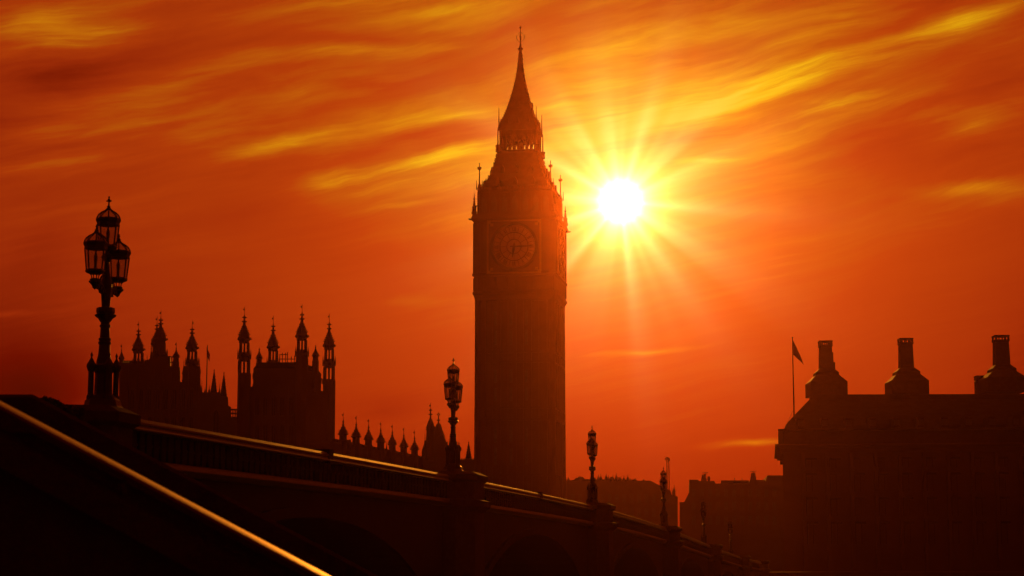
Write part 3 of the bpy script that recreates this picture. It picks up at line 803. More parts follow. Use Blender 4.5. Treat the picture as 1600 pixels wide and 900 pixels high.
small_pin(db, 664, Yd - .5, 676, 715, 1.8); small_pin(db, 699, Yd - .5, 690, 716, 1.6); small_pin(db, 702.7, Yd - .5, 678, 716, 1.8)
cone_pin(db, 732.2, Yd + 1, 690, 717, 740, 5.0)
battlement(db, 720, 744, 718, 718, Yd, w_=1.2, h=2.2)
gothic_window(db, 673, 700, 712, 2.6, Yd - .5)

# ------------------------------------------------------------------ the clock tower
TH = math.radians(9.3); YT = 295.0
tx = at(813.5, 560, YT).x
tower = thing('clock_tower', 'tall gothic clock tower with round dials and pointed spire against the sun glow', 'clock tower', (tx, YT, FZ), rz=-TH)
def tz(y): return at(813, y, YT).z - FZ
KS = 1 / (math.cos(TH) + math.sin(TH))
def tw_(y, hw): return hw * mpp(y, YT) * KS          # half side of the square
def sq(prof, n=4):
    return [(tz(y), tw_(y, h) * math.sqrt(2)) for (y, h) in prof]
def faces():                                         # the four faces as rotations
    return [Matrix.Rotation(k * PI / 2, 4, 'Z') for k in range(4)]
zb = -0.3
hs = tw_(560, 66.0)
MB().box(-hs, hs, -hs, hs, zb, tz(470)).build('shaft', 'stone', tower, local=True)
m = MB()
for T4 in faces():                                   # panel ribs and slit windows run the height of the shaft
    for i in range(9):
        x = -hs + .95 + (2 * hs - 1.9) * i / 8
        wd = .16 if i % 2 else .26
        m.box(x - wd, x + wd, -hs - (.26 if i % 2 else .42), -hs + .01, zb, tz(474), T4)
    for y in (474.5, 556.5, 571.5, 642, 660, 745):
        m.box(-hs - .05, hs + .05, -hs - .46, -hs - .002, tz(y) - .14, tz(y) + .14, T4)
m.build('panel_ribs', 'stone', tower, local=True)
m = MB()
for sx_ in (-1, 1):
    for sy_ in (-1, 1):
        c = (sx_ * hs, sy_ * hs)
        m.lathe(c, [(zb, .62), (tz(745), .62), (tz(744), .54), (tz(642), .52), (tz(640), .5), (tz(472), .48)], 8, PI / 8)
m.build('corner_buttress', 'stone', tower, local=True)
for T4 in faces()[:1] + faces()[1:2]:
    for (ya, yb) in ((490, 520), (520, 550), (580, 608), (608, 636), (668, 700), (700, 734)):
        for i in (1, 3, 5):
            x0 = -hs + .95 + (2 * hs - 1.9) * (i + .5) / 8
            MB().box(x0 - .22, x0 + .22, -hs - .05, -hs - .004, tz(yb) + .5, tz(ya) - .3, T4).build('window', 'leaded', tower, local=True)
# clock stage
hc = tw_(400, 72.3)
MB().lathe((0, 0), sq([(478, 69.5), (470, 72), (467, 74.4), (464, 74), (462, 71.8), (441, 71.8), (439, 74.6), (436, 74.6), (434, 72.3), (356, 72.3), (354, 75.5), (350, 76), (346, 74.2), (344, 73.8)]), 4, PI / 4).build('clock_stage', 'stone', tower, local=True)
m = MB()
for T4 in faces():
    for i in range(13):                              # little blind arcade under the dials
        x = -hc + .5 + (2 * hc - 1.0) * i / 12
        m.box(x - .11, x + .11, -hc - .14, -hc + .02, tz(461), tz(442), T4)
    for s_ in (-1, 1):                               # paired shafts beside the dial
        for o in (.45, .95, 1.5):
            m.box(s_ * (hc - o) - .14, s_ * (hc - o) + .14, -hc - .16, -hc - .003, tz(434), tz(358), T4)
m.build('clock_stage_arcade', 'stone', tower, local=True)
zc = tz(395.5); RD = 35.3 * mpp(395, YT)
def disc(mb, T4, r0, r1, y0, y1, n=48):
    vs, fs = [], []
    for k in range(n):
        a = 2 * PI * k / n; c_, s_ = math.cos(a), math.sin(a)
        vs += [(r1 * c_, y1, r1 * s_), (r0 * c_, y1, r0 * s_), (r1 * c_, y0, r1 * s_), (r0 * c_, y0, r0 * s_)]
    for k in range(n):
        j = (k + 1) % n; q = [4 * k + i for i in range(4)]; p = [4 * j + i for i in range(4)]
        fs += [(q[0], p[0], p[1], q[1]), (q[2], q[3], p[3], p[2]), (q[0], q[2], p[2], p[0])]
        if r0 > 1e-4: fs.append((q[1], p[1], p[3], q[3]))
    mb.add([T4 @ Vector(v) for v in vs], fs)
Zc = Matrix.Translation((0, 0, zc))
ROM = ['XII', 'I', 'II', 'III', 'IIII', 'V', 'VI', 'VII', 'VIII', 'IX', 'X', 'XI']
for fi, T4 in enumerate(faces()):
    TT = Zc @ T4
    fm = MB(); disc(fm, TT, 0.001, RD, -hc - .08, -hc + .05)
    dial = fm.build('clock_dial', 'opal', tower, local=True)
    rg = MB()
    disc(rg, TT, RD * .93, RD * 1.06, -hc - .28, -hc - .082); disc(rg, TT, RD * .885, RD * .90, -hc - .14, -hc - .082)
    disc(rg, TT, RD * .60, RD * .635, -hc - .14, -hc - .082); disc(rg, TT, RD * .30, RD * .33, -hc - .14, -hc - .082)
    for k in range(12):
        a = k * PI / 6 + PI / 12
        R4 = TT @ Matrix.Rotation(a, 4, 'Y')
        rg.box(-.035, .035, -hc - .13, -hc - .083, RD * .63, RD * .89, R4)
        R4 = TT @ Matrix.Rotation(a - PI / 12, 4, 'Y')
        rg.box(-.03, .03, -hc - .13, -hc - .083, RD * .32, RD * .61, R4)
    for k in range(60):
        R4 = TT @ Matrix.Rotation(k * PI / 30, 4, 'Y'); rg.box(-.02, .02, -hc - .135, -hc - .084, RD * .90, RD * .93, R4)
    rg.build('dial_rings', 'black', dial, local=True)
    nm = MB()
    for k, s_ in enumerate(ROM):                     # Roman numerals standing round the dial
        R4 = TT @ Matrix.Rotation(k * PI / 6, 4, 'Y')
        wds = [{'I': .17, 'V': .34, 'X': .34}[ch] for ch in s_]; tot = sum(wds); x = -tot / 2
        z0, z1 = RD * .665, RD * .865; yy0, yy1 = -hc - .15, -hc - .085
        for ch, wd in zip(s_, wds):
            c = x + wd / 2
            def stroke(xa, xb, t=.045):
                vs = [(xa - t, yy1, z1), (xa + t, yy1, z1), (xb + t, yy1, z0), (xb - t, yy1, z0)]
                vs += [(p[0], yy0, p[2]) for p in vs]
                nm.add([R4 @ Vector(p) for p in vs], [(0, 1, 2, 3), (7, 6, 5, 4), (0, 4, 5, 1), (1, 5, 6, 2), (2, 6, 7, 3), (3, 7, 4, 0)])
            if ch == 'I': stroke(c, c)
            if ch == 'V': stroke(c - .12, c); stroke(c + .12, c, .03)
            if ch == 'X': stroke(c - .12, c + .12); stroke(c + .12, c - .12, .03)
            x += wd
    nm.build('numerals', 'black', dial, local=True)
    # hands: a quarter past six
    for ang, ln, wd, nme in ((90, RD * .86, .075, 'minute_hand'), (187.5, RD * .52, .13, 'hour_hand')):
        R4 = TT @ Matrix.Rotation(math.radians(ang), 4, 'Y'); dd = .2 if nme == 'hour_hand' else .28
        h_ = MB(); y0_ = -hc - dd - .04; y1_ = -hc - dd + .02
        vs = [(-wd, y0_, -RD * .16), (wd, y0_, -RD * .16), (wd * 1.6, y0_, ln * .25), (wd * .5, y0_, ln * .9), (0, y0_, ln), (-wd * .5, y0_, ln * .9), (-wd * 1.6, y0_, ln * .25)]
        h_.prism([R4 @ Vector(v) for v in vs], (R4.to_3x3() @ Vector((0, .06, 0)))); h_.build(nme, 'black', dial, local=True)
    # square gilt frame with corner ornaments
    sf = MB(); S_ = RD * 1.12
    for (a, b, c, d) in ((-S_ - .25, S_ + .25, S_, S_ + .25), (-S_ - .25, S_ + .25, -S_ - .25, -S_), (-S_ - .25, -S_, -S_, S_), (S_, S_ + .25, -S_, S_)):
        sf.box(a, b, -hc - .22, -hc - .004, c, d, TT)
    for sa in (-1, 1):
        for sb in (-1, 1):
            for (t, q) in ((.90, .2), (.99, .14)):
                R4 = TT @ Matrix.Translation((sa * S_ * t * .97, 0, sb * S_ * t * .97))
                sf.box(-q, q, -hc - .16, -hc - .085 + .08, -q, q, R4)
    sf.build('dial_frame', 'gilt', dial, local=True)
# belfry stage above the dials
MB().lathe((0, 0), sq([(344, 66), (341, 64.5), (310, 64.5), (308, 66.5), (305, 66.5)]), 4, PI / 4).build('belfry', 'stone', tower, local=True)
hb = tw_(325, 64.5)
for fi, T4 in enumerate(faces()):
    for i in range(7):
        x = -hb + hb * 2 * (i + .5) / 7
        w_ = .42
        vs = [(x - w_, -hb - .05, tz(340)), (x + w_, -hb - .05, tz(340)), (x + w_, -hb - .05, tz(322)), (x, -hb - .05, tz(313)), (x - w_, -hb - .05, tz(322))]
        MB().prism([T4 @ Vector(v) for v in vs], T4.to_3x3() @ Vector((0, .045, 0))).build('louvre', 'leaded', tower, local=True)
m = MB()
for T4 in faces():
    for i in range(8):
        x = -hb + hb * 2 * i / 7
        m.box(x - .13, x + .13, -hb - .22, -hb + .02, tz(343.5), tz(309), T4)
    for i in range(22):
        x = -hb + hb * 2 * (i + .5) / 22
        m.box(x - .14, x + .14, -hb - .25, -hb + .05, tz(305.2), tz(302.2), T4)
m.build('belfry_piers', 'stone', tower, local=True)
# corner pinnacles at the clock stage head, with flying braces and gargoyles
m0 = tw_(345, 72.5)
for sx_ in (-1, 1):
    for sy_ in (-1, 1):
        c = (sx_ * m0 * .985, sy_ * m0 * .985); u = mpp(340, YT)
        p = MB().lathe(c, [(tz(344), 4.2 * u), (tz(341), 4.4 * u), (tz(339), 3.4 * u), (tz(334), 3.2 * u), (tz(333), 3.8 * u), (tz(331), 2.2 * u), (tz(322), 1.0 * u), (tz(320.5), 2.0 * u), (tz(319), .9 * u), (tz(312), .25 * u)], 8)
        p.tube([(c[0], c[1], tz(334)), (c[0] * .95, c[1] * .95, tz(331)), (c[0] * .9, c[1] * .9, tz(328.5)), (c[0] * .87, c[1] * .87, tz(328))], 1.0 * u, 6)
        p.build('corner_pinnacle', 'stone', tower, local=True)
        g = MB().tube([(sx_ * (m0 + .1), sy_ * (m0 + .1), tz(352)), (sx_ * (m0 + .42), sy_ * (m0 + .42), tz(353)), (sx_ * (m0 + .62), sy_ * (m0 + .62), tz(352))], [1.8 * u, 1.3 * u, .9 * u], 6)
        g.build('gargoyle', 'stone', tower, local=True)
        # tall thin finial rods at the lower roof's eaves
        e = tw_(305, 63.5); rd = MB()
        rd.tube([(sx_ * e, sy_ * e, tz(306)), (sx_ * e, sy_ * e, tz(264))], [.14, .06], 5)
        rd.lathe((sx_ * e, sy_ * e), [(tz(275), .1), (tz(273.5), .32), (tz(272), .3), (tz(270.8), .1)], 6)
        rd.lathe((sx_ * e, sy_ * e), [(tz(306), .34), (tz(302), .3), (tz(296), .14)], 6)
        for (dx_, dy_) in ((.45, 0), (-.45, 0)):
            rd.tube([(sx_ * e + dx_, sy_ * e, tz(305)), (sx_ * e + dx_, sy_ * e, tz(291))], [.09, .04], 4)
        rd.box(sx_ * e - .3, sx_ * e + .3, sy_ * e - .05, sy_ * e + .05, tz(271.6), tz(270.4))
        rd.build('eaves_finial', 'gilt', tower, local=True)
# lower roof, concave
RP = [(305, 64.5), (301, 61), (296, 57), (288, 51.5), (278, 46.5), (266, 42.0), (254, 38.6), (246, 36.5), (243, 36.5)]
MB().lathe((0, 0), sq(RP), 4, PI / 4).build('lower_roof', 'iron_tile', tower, local=True)
m = MB()
for sx_ in (-1, 1):
    for sy_ in (-1, 1):
        for i, (y, h) in enumerate([(301, 61), (296, 57), (291, 53.5), (285, 49.8), (278, 46.5), (271, 43.8), (264, 41.4), (257, 39.4), (250, 37.6)]):
            r = tw_(y, h); m.ball((sx_ * r, sy_ * r, tz(y)), .17, 5); m.box(sx_ * r - .07, sx_ * r + .07, sy_ * r - .07, sy_ * r + .07, tz(y), tz(y) + .42)
m.build('roof_crockets', 'gilt', tower, local=True)
for fi, T4 in enumerate(faces()):                   # two rows of little dormers
    for (y, n, h) in ((297, 3, 57), (276, 3, 45.5)):
        r = tw_(y, h)
        for i in range(n):
            x = (i - (n - 1) / 2) * r * .55
            vs = [(x - .3, -r - .35, tz(y) - .2), (x + .3, -r - .35, tz(y) - .2), (x + .3, -r - .35, tz(y) + .55), (x, -r - .35, tz(y) + 1.15), (x - .3, -r - .35, tz(y) + .55)]
            MB().prism([T4 @ Vector(v) for v in vs], T4.to_3x3() @ Vector((0, 1.4, 0))).build('dormer', 'iron_tile', tower, local=True)
# open lantern stage
hl = tw_(225, 31.0)
m = MB().lathe((0, 0), sq([(246, 34.5), (243, 37), (241, 37), (239.5, 33)]), 4, PI / 4)
nl = 8
for T4 in faces():
    for i in range(nl):
        x = -hl + 2 * hl * i / nl
        m.box(x - .16, x + .16, -hl - .16, -hl + .16, tz(240), tz(208), T4)
        xm = x + hl / nl                                   # pointed heads of the openings
        m.box(x + .1, x + 2 * hl / nl - .1, -hl - .1, -hl + .1, tz(217), tz(208), T4)
        m.tube([T4 @ Vector((x, -hl, tz(226))), T4 @ Vector((x + hl / nl * .45, -hl, tz(220))), T4 @ Vector((xm, -hl, tz(217))), T4 @ Vector((xm + hl / nl * .55, -hl, tz(220))), T4 @ Vector((x + 2 * hl / nl, -hl, tz(226)))], .16, 4)
    m.box(-hl, hl, -hl - .08, -hl + .08, tz(232.5), tz(231), T4)
m.box(-hl * .62, hl * .62, -hl * .62, hl * .62, tz(222), tz(208))
m.box(-hl * .2, hl * .2, -hl * .2, hl * .2, tz(240), tz(222))
m.build('open_lantern', 'iron_tile', tower, local=True)
SPR = [(210, 31), (208.5, 35.2), (204, 34.8), (200, 33.2), (193, 29.8), (184, 25.6), (176, 22.6), (164, 18.4), (152, 14.9), (138, 11.0), (125, 7.9), (108, 5.2), (92, 3.4), (80, 2.3), (77.5, 2.2)]
MB().lathe((0, 0), sq(SPR), 4, PI / 4).build('spire', 'iron_tile', tower, local=True)
m = MB()
for sx_ in (-1, 1):
    for sy_ in (-1, 1):
        for (a, b) in zip(SPR[3:], SPR[4:-1]):
            for t in (0, .5):
                y = a[0] + (b[0] - a[0]) * t; r = tw_(y, a[1] + (b[1] - a[1]) * t)
                m.ball((sx_ * r, sy_ * r, tz(y)), .15, 5)
m.build('spire_crockets', 'gilt', tower, local=True)
for fi, T4 in enumerate(faces()):
    for (y, n, h) in ((197, 3, 31), (170, 1, 20.5)):
        r = tw_(y, h)
        for i in range(n):
            x = (i - (n - 1) / 2) * r * .6
            vs = [(x - .22, -r - .2, tz(y) - .2), (x + .22, -r - .2, tz(y) - .2), (x + .22, -r - .2, tz(y) + .4), (x, -r - .2, tz(y) + .85), (x - .22, -r - .2, tz(y) + .4)]
            MB().prism([T4 @ Vector(v) for v in vs], T4.to_3x3() @ Vector((0, .9, 0))).build('spire_light', 'iron_tile', tower, local=True)
# lantern corner rods
for sx_ in (-1, 1):
    for sy_ in (-1, 1):
        rd = MB(); e = tw_(240, 35.2)
        rd.tube([(sx_ * e, sy_ * e, tz(243)), (sx_ * e, sy_ * e, tz(205))], [.15, .07], 5)
        rd.lathe((sx_ * e, sy_ * e), [(tz(243), .36), (tz(236), .32), (tz(233), .42), (tz(231), .12)], 6)
        e2 = tw_(205, 33.6); rd.tube([(sx_ * e2, sy_ * e2, tz(206)), (sx_ * e2, sy_ * e2, tz(174))], [.12, .045], 5)
        rd.build('lantern_rod', 'gilt', tower, local=True)
# crowning finial
m = MB(); u = mpp(60, YT)
m.lathe((0, 0), [(tz(79), 2.4 * u), (tz(77), 4.4 * u), (tz(75.5), 4.0 * u), (tz(74), 2.0 * u), (tz(70), 1.3 * u), (tz(66), .8 * u), (tz(58), .8 * u), (tz(57), 1.6 * u), (tz(55.5), .7 * u), (tz(45), .5 * u), (tz(44), 1.3 * u), (tz(42.4), 1.4 * u), (tz(41.5), .5 * u), (tz(39.8), .15 * u)], 8)
for a in range(4):
    R4 = Matrix.Rotation(a * PI / 2 - TH * 0, 4, 'Z')
    m.tube([R4 @ Vector((x_ * u, 0, tz(y))) for (x_, y) in ((0, 66), (3.5, 63.5), (6.2, 60), (6.6, 57), (5.2, 55))], .42 * u, 5)
    m.tube([R4 @ Vector((x_ * u, 0, tz(y))) for (x_, y) in ((0, 50.5), (2.2, 51), (3.0, 53))], .4 * u, 5)
m.box(-1.9 * u, 1.9 * u, -.4 * u, .4 * u, tz(43), tz(42.2))
m.build('crowning_finial', 'gilt', tower, local=True)

# ------------------------------------------------------------------ buildings right of the tower
Ym = 330.0
b1 = thing('office_block', 'low flat-roofed block with spiky roof ornaments behind the third bridge lamp', 'building', base_of(965, Ym))
wallblock(b1, [(880, 753), (898, 751), (1017, 752), (1048, 767), (1049, 773), (1059, 776), (1059, 900), (880, 900)], Ym, 25)
mb = MB(); 
wallblock(b1, [(880, 752.5), (897, 749.5), (900, 746.5), (911, 745.5), (914, 748.5), (990, 749.5), (997, 751), (1016, 751), (1047, 766.5), (1044, 767.5), (1015, 753), (880, 754)], Ym + 2, 20, 'roof', 'slate')
for (x, t) in ((888, 745), (924, 747), (935, 741), (938.7, 740), (947, 739), (950.6, 742), (957.5, 741), (963, 738.5), (970, 744), (975, 743), (981, 741), (985, 747)):
    small_pin(b1, x, Ym + 1, t, 756, 2.4, 'roof_spike', S=(754 - t) * 1.1)
for i in range(14):
    x = 895 + i * 11.5
    for (y0, y1) in ((772, 786), (794, 808)): 
        a, b = at(x, y0, Ym), at(x, y1, Ym); u = mpp(780, Ym)
        wd = MB().box(a.x - 3 * u, a.x + 3 * u, Ym - .06, Ym - .004, b.z, a.z).build('window', 'leaded', b1)
        MB().box(a.x - 3.6 * u, a.x + 3.6 * u, Ym - .2, Ym - .065, b.z - .25, b.z - .003).build('sill', 'stone', wd)
for (x0, x1, t) in ((903, 909, 744.5), (927, 931, 746.5), (953, 956, 745), (966, 969, 745.5), (990, 994, 748), (1004, 1007, 749)):
    wallblock(b1, [(x0, t), (x1, t), (x1, 754), (x0, 754)], Ym + 4, 3, 'roof_hatch', 'brick')
small_pin(b1, 1053.3, Ym, 757, 776, 2.2, 'pinnacle')
small_pin(b1, 1050.5, Ym, 763, 776, 1.0, 'pinnacle')
# crane
Yc = 345.0
cr = thing('tower_crane', 'thin lattice crane mast with a hooked head, beside the fourth bridge lamp', 'crane', base_of(1045.5, Yc))
mb = MB(); a, b = at(1046, 775, Yc), at(1043.2, 718, Yc); b = Vector((b.x, Yc, b.z)); a = Vector((a.x, Yc, FZ))
a1 = at(1046, 772, Yc); wq = .2
for (ox_, oy_) in ((-wq, -wq), (wq, -wq), (-wq, wq), (wq, wq)):
    mb.tube([a + Vector((ox_, oy_, 0)), b + Vector((ox_, oy_, 0))], .05, 4)
n = 60
for i in range(n):
    p, q = a.lerp(b, i / n), a.lerp(b, (i + 1) / n); s_ = 1 if i % 2 else -1
    mb.tube([p + Vector((-wq * s_, -wq, 0)), q + Vector((wq * s_, -wq, 0))], .03, 4); mb.tube([p + Vector((-wq * s_, wq, 0)), q + Vector((wq * s_, wq, 0))], .03, 4)
mb.build('mast', 'crane_paint', cr)
mb = MB().tube([at(x, y, Yc) for (x, y) in ((1044.6, 722), (1044.8, 717), (1043, 714.5), (1040.5, 715.5), (1039.3, 718.5))], .14, 5)
mb.tube([at(x, y, Yc) for (x, y) in ((1040, 718), (1043, 717), (1046, 719))], .12, 5); mb.tube([at(1044, 719, Yc), at(1046, 715.5, Yc), at(1046.3, 720, Yc)], .1, 5)
mb.build('head', 'crane_paint', cr)

Y2 = 300.0
b2 = thing('terrace_block', 'dark flat-roofed block with square chimneys left of the mansard building', 'building', base_of(1150, Y2))
wallblock(b2, [(1062, 784.5), (1069, 784.5), (1077, 769), (1077, 749.5), (1091.5, 749.5), (1091.5, 751.5), (1116, 751.5), (1118, 755.5), (1170, 755.5), (1172, 750), (1195, 750), (1196, 752.5), (1199, 742.8), (1250, 742.8), (1250, 900), (1062, 900)], Y2, 20)
wallblock(b2, [(1126, 755), (1127, 750.5), (1170, 750.5), (1170, 755)], Y2 + 2, 16, 'roof', 'slate')
for (x0, x1, y0, y1) in ((1095.5, 1104, 747, 753), (1172.5, 1181.5, 744.8, 752), (1106, 1109, 750, 753)):
    c = wallblock(b2, [(x0, y0), (x1, y0), (x1, y1), (x0, y1)], Y2 + 3, 3, 'chimney', 'brick')
    for t in (.3, .7):
        x = x0 + (x1 - x0) * t; p = at(x, y0, Y2 + 4)
        MB().lathe((p.x, p.y), [(p.z, .2), (p.z + .55, .15)], 8).build('chimney_pot', 'brick', c)
for (x, y, t) in ((1102, 748, 738), (1148, 751, 746.5), (1159.5, 751, 746.5), (1177, 745, 736)):
    a, b = at(x, y, Y2 + 5), at(x, t, Y2 + 5); q = MB().tube([a, (a.x, a.y, b.z)], .05, 4)
    if t < 740: q.tube([(a.x - .5, a.y, b.z - .1), (a.x + .5, a.y, b.z)], .04, 4); q.tube([(a.x - .35, a.y, b.z - .35), (a.x + .35, a.y, b.z - .25)], .04, 4)
    q.build('aerial', 'black', b2)
for i in range(11):
    x = 1084 + i * 12.6
    for (y0, y1) in ((764, 776), (784, 797), (806, 820)):
        a, b = at(x, y0, Y2), at(x, y1, Y2); u = mpp(780, Y2)
        wd = MB().box(a.x - 3 * u, a.x + 3 * u, Y2 - .06, Y2 - .004, b.z, a.z).build('window', 'leaded', b2)
        MB().box(a.x - 3.6 * u, a.x + 3.6 * u, Y2 - .2, Y2 - .065, b.z - .25, b.z - .003).build('sill', 'stone', wd)

# ------------------------------------------------------------------ mansard building with tall chimneys
Yr = 255.0
mr_ = thing('mansard_building', 'big dark mansard-roofed building with tall stepped chimneys filling the lower right', 'building', base_of(1420, Yr))
def cx_(x, y, Y): return at(x, y, Y)
# the wall runs to the right, coming slightly nearer
def yat(x): return Yr * (1 - (x - 1321) / 204 * .0075)
def facept(x, y): return at(x, y, yat(x))
XR = 1830
DP = 30.0
def wedge(name, m, prof):
    """prof: (photo y measured at x=1321, setback m) outline from wall foot to ridge, swept along the facade"""
    rings = []
    for x in (1222.5, XR):
        ring = []
        for (y, back) in prof:
            p = facept(1321, y); z = p.z; q = facept(x, 700)
            ring.append(Vector((q.x * (q.y + back) / q.y, q.y + back, max(z, FZ - .3) if z > FZ - 5 else FZ - .3)))
        rings.append(ring)
    return MB().sweep(rings).build(name, m, mr_)
wedge('wall', 'stone', [(900, 0), (694, 0), (694, DP), (900, DP)])
# cornices
def band(y0, y1, out, x0=1222.5, x1=XR, name='cornice', m='stone', left=None):
    z0, z1 = facept(1321, y1).z, facept(1321, y0).z
    a, b = facept(x0, 700), facept(x1, 700); ex = out if left is None else left
    mb = MB(); P_ = [Vector((a.x - ex, a.y - out, z0)), Vector((b.x, b.y - out, z0)), Vector((b.x, b.y + DP, z0)), Vector(((a.x - ex) * (a.y + DP) / a.y, a.y + DP, z0))]
    mb.prism(P_, (0, 0, z1 - z0)); return mb.build(name, m, mr_)
band(707, 700, .35, left=.35); band(699.8, 697, .7, left=.75); band(696.8, 694.2, 1.0, left=1.1)
wl = MB()                                            # attic storey
za, zb2 = facept(1321, 694).z, facept(1321, 673).z
a, b = facept(1223, 700), facept(XR, 700)
wl.prism([Vector((a.x + .2, a.y + .5, za)), Vector((b.x, b.y + .5, za)), Vector((b.x, b.y + DP, za)), Vector(((a.x + .2) * (a.y + DP) / a.y, a.y + DP, za))], (0, 0, zb2 - za)); wl.build('attic_wall', 'bronze', mr_)
band(672.8, 669.5, .1, 1222, XR, 'eaves', 'bronze', left=.5)
# mansard roof: hipped at its left end
e0 = facept(1321, 669).z; e1 = facept(1321, 606.5).z
y0_, y1_ = yat(1226), yat(1264) + 9
xl0, xl1 = facept(1226, 669).x, at(1266, 606, y1_).x
yb0, yb1 = y0_ + DP, y1_ + 9
rx = facept(XR, 669); 
lv = []                                              # concave curve between eaves and ridge
for t, s_ in ((0, 0), (.12, .07), (.38, .37), (.6, .64), (.86, .95), (1, 1)):
    z = e0 + (e1 - e0) * t
    xl = xl0 + (xl1 - xl0) * s_; yf = y0_ + .6 + (y1_ - y0_ - .6) * s_; yb_ = yb0 + (yb1 - yb0) * s_
    lv.append([Vector((xl, yf, z)), Vector((rx.x, yf - 1.5, z)), Vector((rx.x, yb_, z)), Vector((xl * yb_ / yf, yb_, z))])
MB().sweep(lv).build('roof', 'slate', mr_)
# ribs over the roof
def chimney(x, Yc_, ycap, ycap2, hw, ybase, shl, extra=False, slots=3):
    u = mpp(ybase, Yc_); cx = at(x, ybase, Yc_).x
    Z = lambda y: at(x, y, Yc_).z
    def ring(y, h, dep=None): 
        h_ = h * u; d_ = (dep or h) * u
        return [Vector((cx - h_, Yc_ - d_, Z(y))), Vector((cx + h_, Yc_ - d_, Z(y))), Vector((cx + h_, Yc_ + d_, Z(y))), Vector((cx - h_, Yc_ + d_, Z(y)))]
    s_ = hw
    st_ = MB().sweep([ring(ybase + 14, shl[3]), ring(shl[2], shl[3]), ring(shl[0] + 4, shl[1]), ring(shl[0], shl[1]), ring(shl[0] - 7, s_ + .6), ring(ycap2 + 2, s_ - .4), ring(ycap2 + .5, s_ + .8), ring(ycap2, s_ + .8)])
    c = st_.build('chimney', 'bronze', mr_)
    cap = MB(); cap.sweep([ring(ycap2 - .02, s_ + .8), ring(ycap2 - 1.4, s_ + .8)])
    cap.sweep([ring(ycap + 1.9, s_ + .8), ring(ycap, s_ + .9)])
    n = slots + 1; wd = [0] + [i / slots for i in range(1, slots)] + [1]
    za, zb_ = Z(ycap2 - 1.3), Z(ycap + 2.0)
    for i in range(n):
        xx = cx + (-1 + 2 * i / slots) * (s_ - .7) * u; q = (.8 if 0 < i < slots else 1.5) * u
        if i in (0, slots): xx = cx + (-1 if i == 0 else 1) * (s_ - .9) * u
        for yy in (-1, 1): cap.box(xx - q, xx + q, Yc_ + yy * (s_ - .8) * u - 1.0 * u, Yc_ + yy * (s_ - .8) * u + 1.0 * u, za, zb_)
    cap.build('cap', 'bronze', c)
    if extra:
        e = MB()
        for (xa, xb, ya, yb__) in ((hw - .5, hw + 2.6, 550.5, 600), (hw, hw + 5.2, 566, 600), (hw, hw + 8.2, 580, 600)):
            e.box(cx + xa * u, cx + xb * u, Yc_ - 2 * u, Yc_ + 4 * u, Z(yb__), Z(ya))
        e.build('side_flue', 'bronze', c)
YC = Yr + 13
chimney(1291, YC, 533, 541, 9.3, 606, (583, 17.5, 598.5, 28.5), True)
chimney(1416.7, YC - 1.2, 529, 537.3, 9.8, 604, (582, 18.2, 597, 28.8))
chimney(1566, YC - 2.6, 524.5, 533, 10.6, 600, (577.5, 18.4, 592, 30), slots=2)
chimney(1533, YC + 2, 587.5, 592.5, 8.2, 602, (603, 8.5, 604, 8.6), slots=2)
# dormers and windows
k = 0
x = 1254.0
while x < 1600:
    q = facept(x, 690); u = mpp(690, q.y)
    za, zt_ = facept(1321, 668).z, facept(1321, 652).z
    dm = MB().box(q.x - 5.5 * u, q.x + 5.5 * u, q.y + .9, q.y + 4, za, zt_).build('dormer', 'bronze', mr_)
    MB().box(q.x - 4.4 * u, q.x + 4.4 * u, q.y + .84, q.y + .897, za + .3, zt_ - .3).build('pane', 'glass', dm)
    for (ya, yb_) in ((716, 731), (740, 768), (778, 806), (816, 850)):
        z1_, z0_ = facept(1321, ya).z, facept(1321, yb_).z
        z0_ = max(z0_, FZ + .5)
        wd = MB().box(q.x + 4 * u, q.x + 32 * u, q.y - .02 - .05, q.y - .05 + .04, z0_, z1_).build('window', 'leaded', mr_)
        fr = MB()
        for t in (4, 13.3, 22.6, 32): fr.box(q.x + (t - .5) * u, q.x + (t + .5) * u, q.y - .2, q.y - .075, z0_, z1_)
        fr.box(q.x + 3.5 * u, q.x + 32.5 * u, q.y - .22, q.y - .205, z1_ - .2, z1_ + .1)
        fr.build('frame', 'bronze', wd)
    pb = MB().box(q.x - 2.4 * u, q.x + 2.4 * u, q.y - .55, q.y - .1, FZ, facept(1321, 708).z)
    for yy in (733, 771, 810): pb.box(q.x - 3.4 * u, q.x + 3.4 * u, q.y - .7, q.y - .551, facept(1321, yy + 3).z, facept(1321, yy - 3).z)
    pb.build('pilaster', 'stone', mr_)
    x += 37.6
# wall-head brackets at the left corner
for (x0, y0, y1) in ((1216.5, 670.5, 673), (1213, 694, 697)): pass
fp2 = thing('flagpole', 'tall bare flagpole with a small drooping flag at the left end of the mansard roof', 'flagpole', (at(1239.5, 646, Yr + 3).x, Yr + 3, at(1239, 650, Yr + 3).z))
p0, p1 = at(1240.8, 652, Yr + 3), at(1237.5, 527.5, Yr + 3)
MB().tube([p0, Vector((p0.x, p0.y, p1.z))], [.11, .06], 8).ball((p0.x, p0.y, p1.z), .12, 6).build('pole', 'black', fp2)
MB().tube([at(1226, 670, Yr + 1), at(1240, 640, Yr + 3)], .035, 4).build('stay', 'black', fp2)
o_ = p0.x - p1.x; oo = o_ / mpp(560, Yr)
fl = flag(fp2, [(1238.8, 531), (1249, 552), (1256, 570), (1239.5, 554)], Yr + 3, 'blue_cloth')
fl2 = None

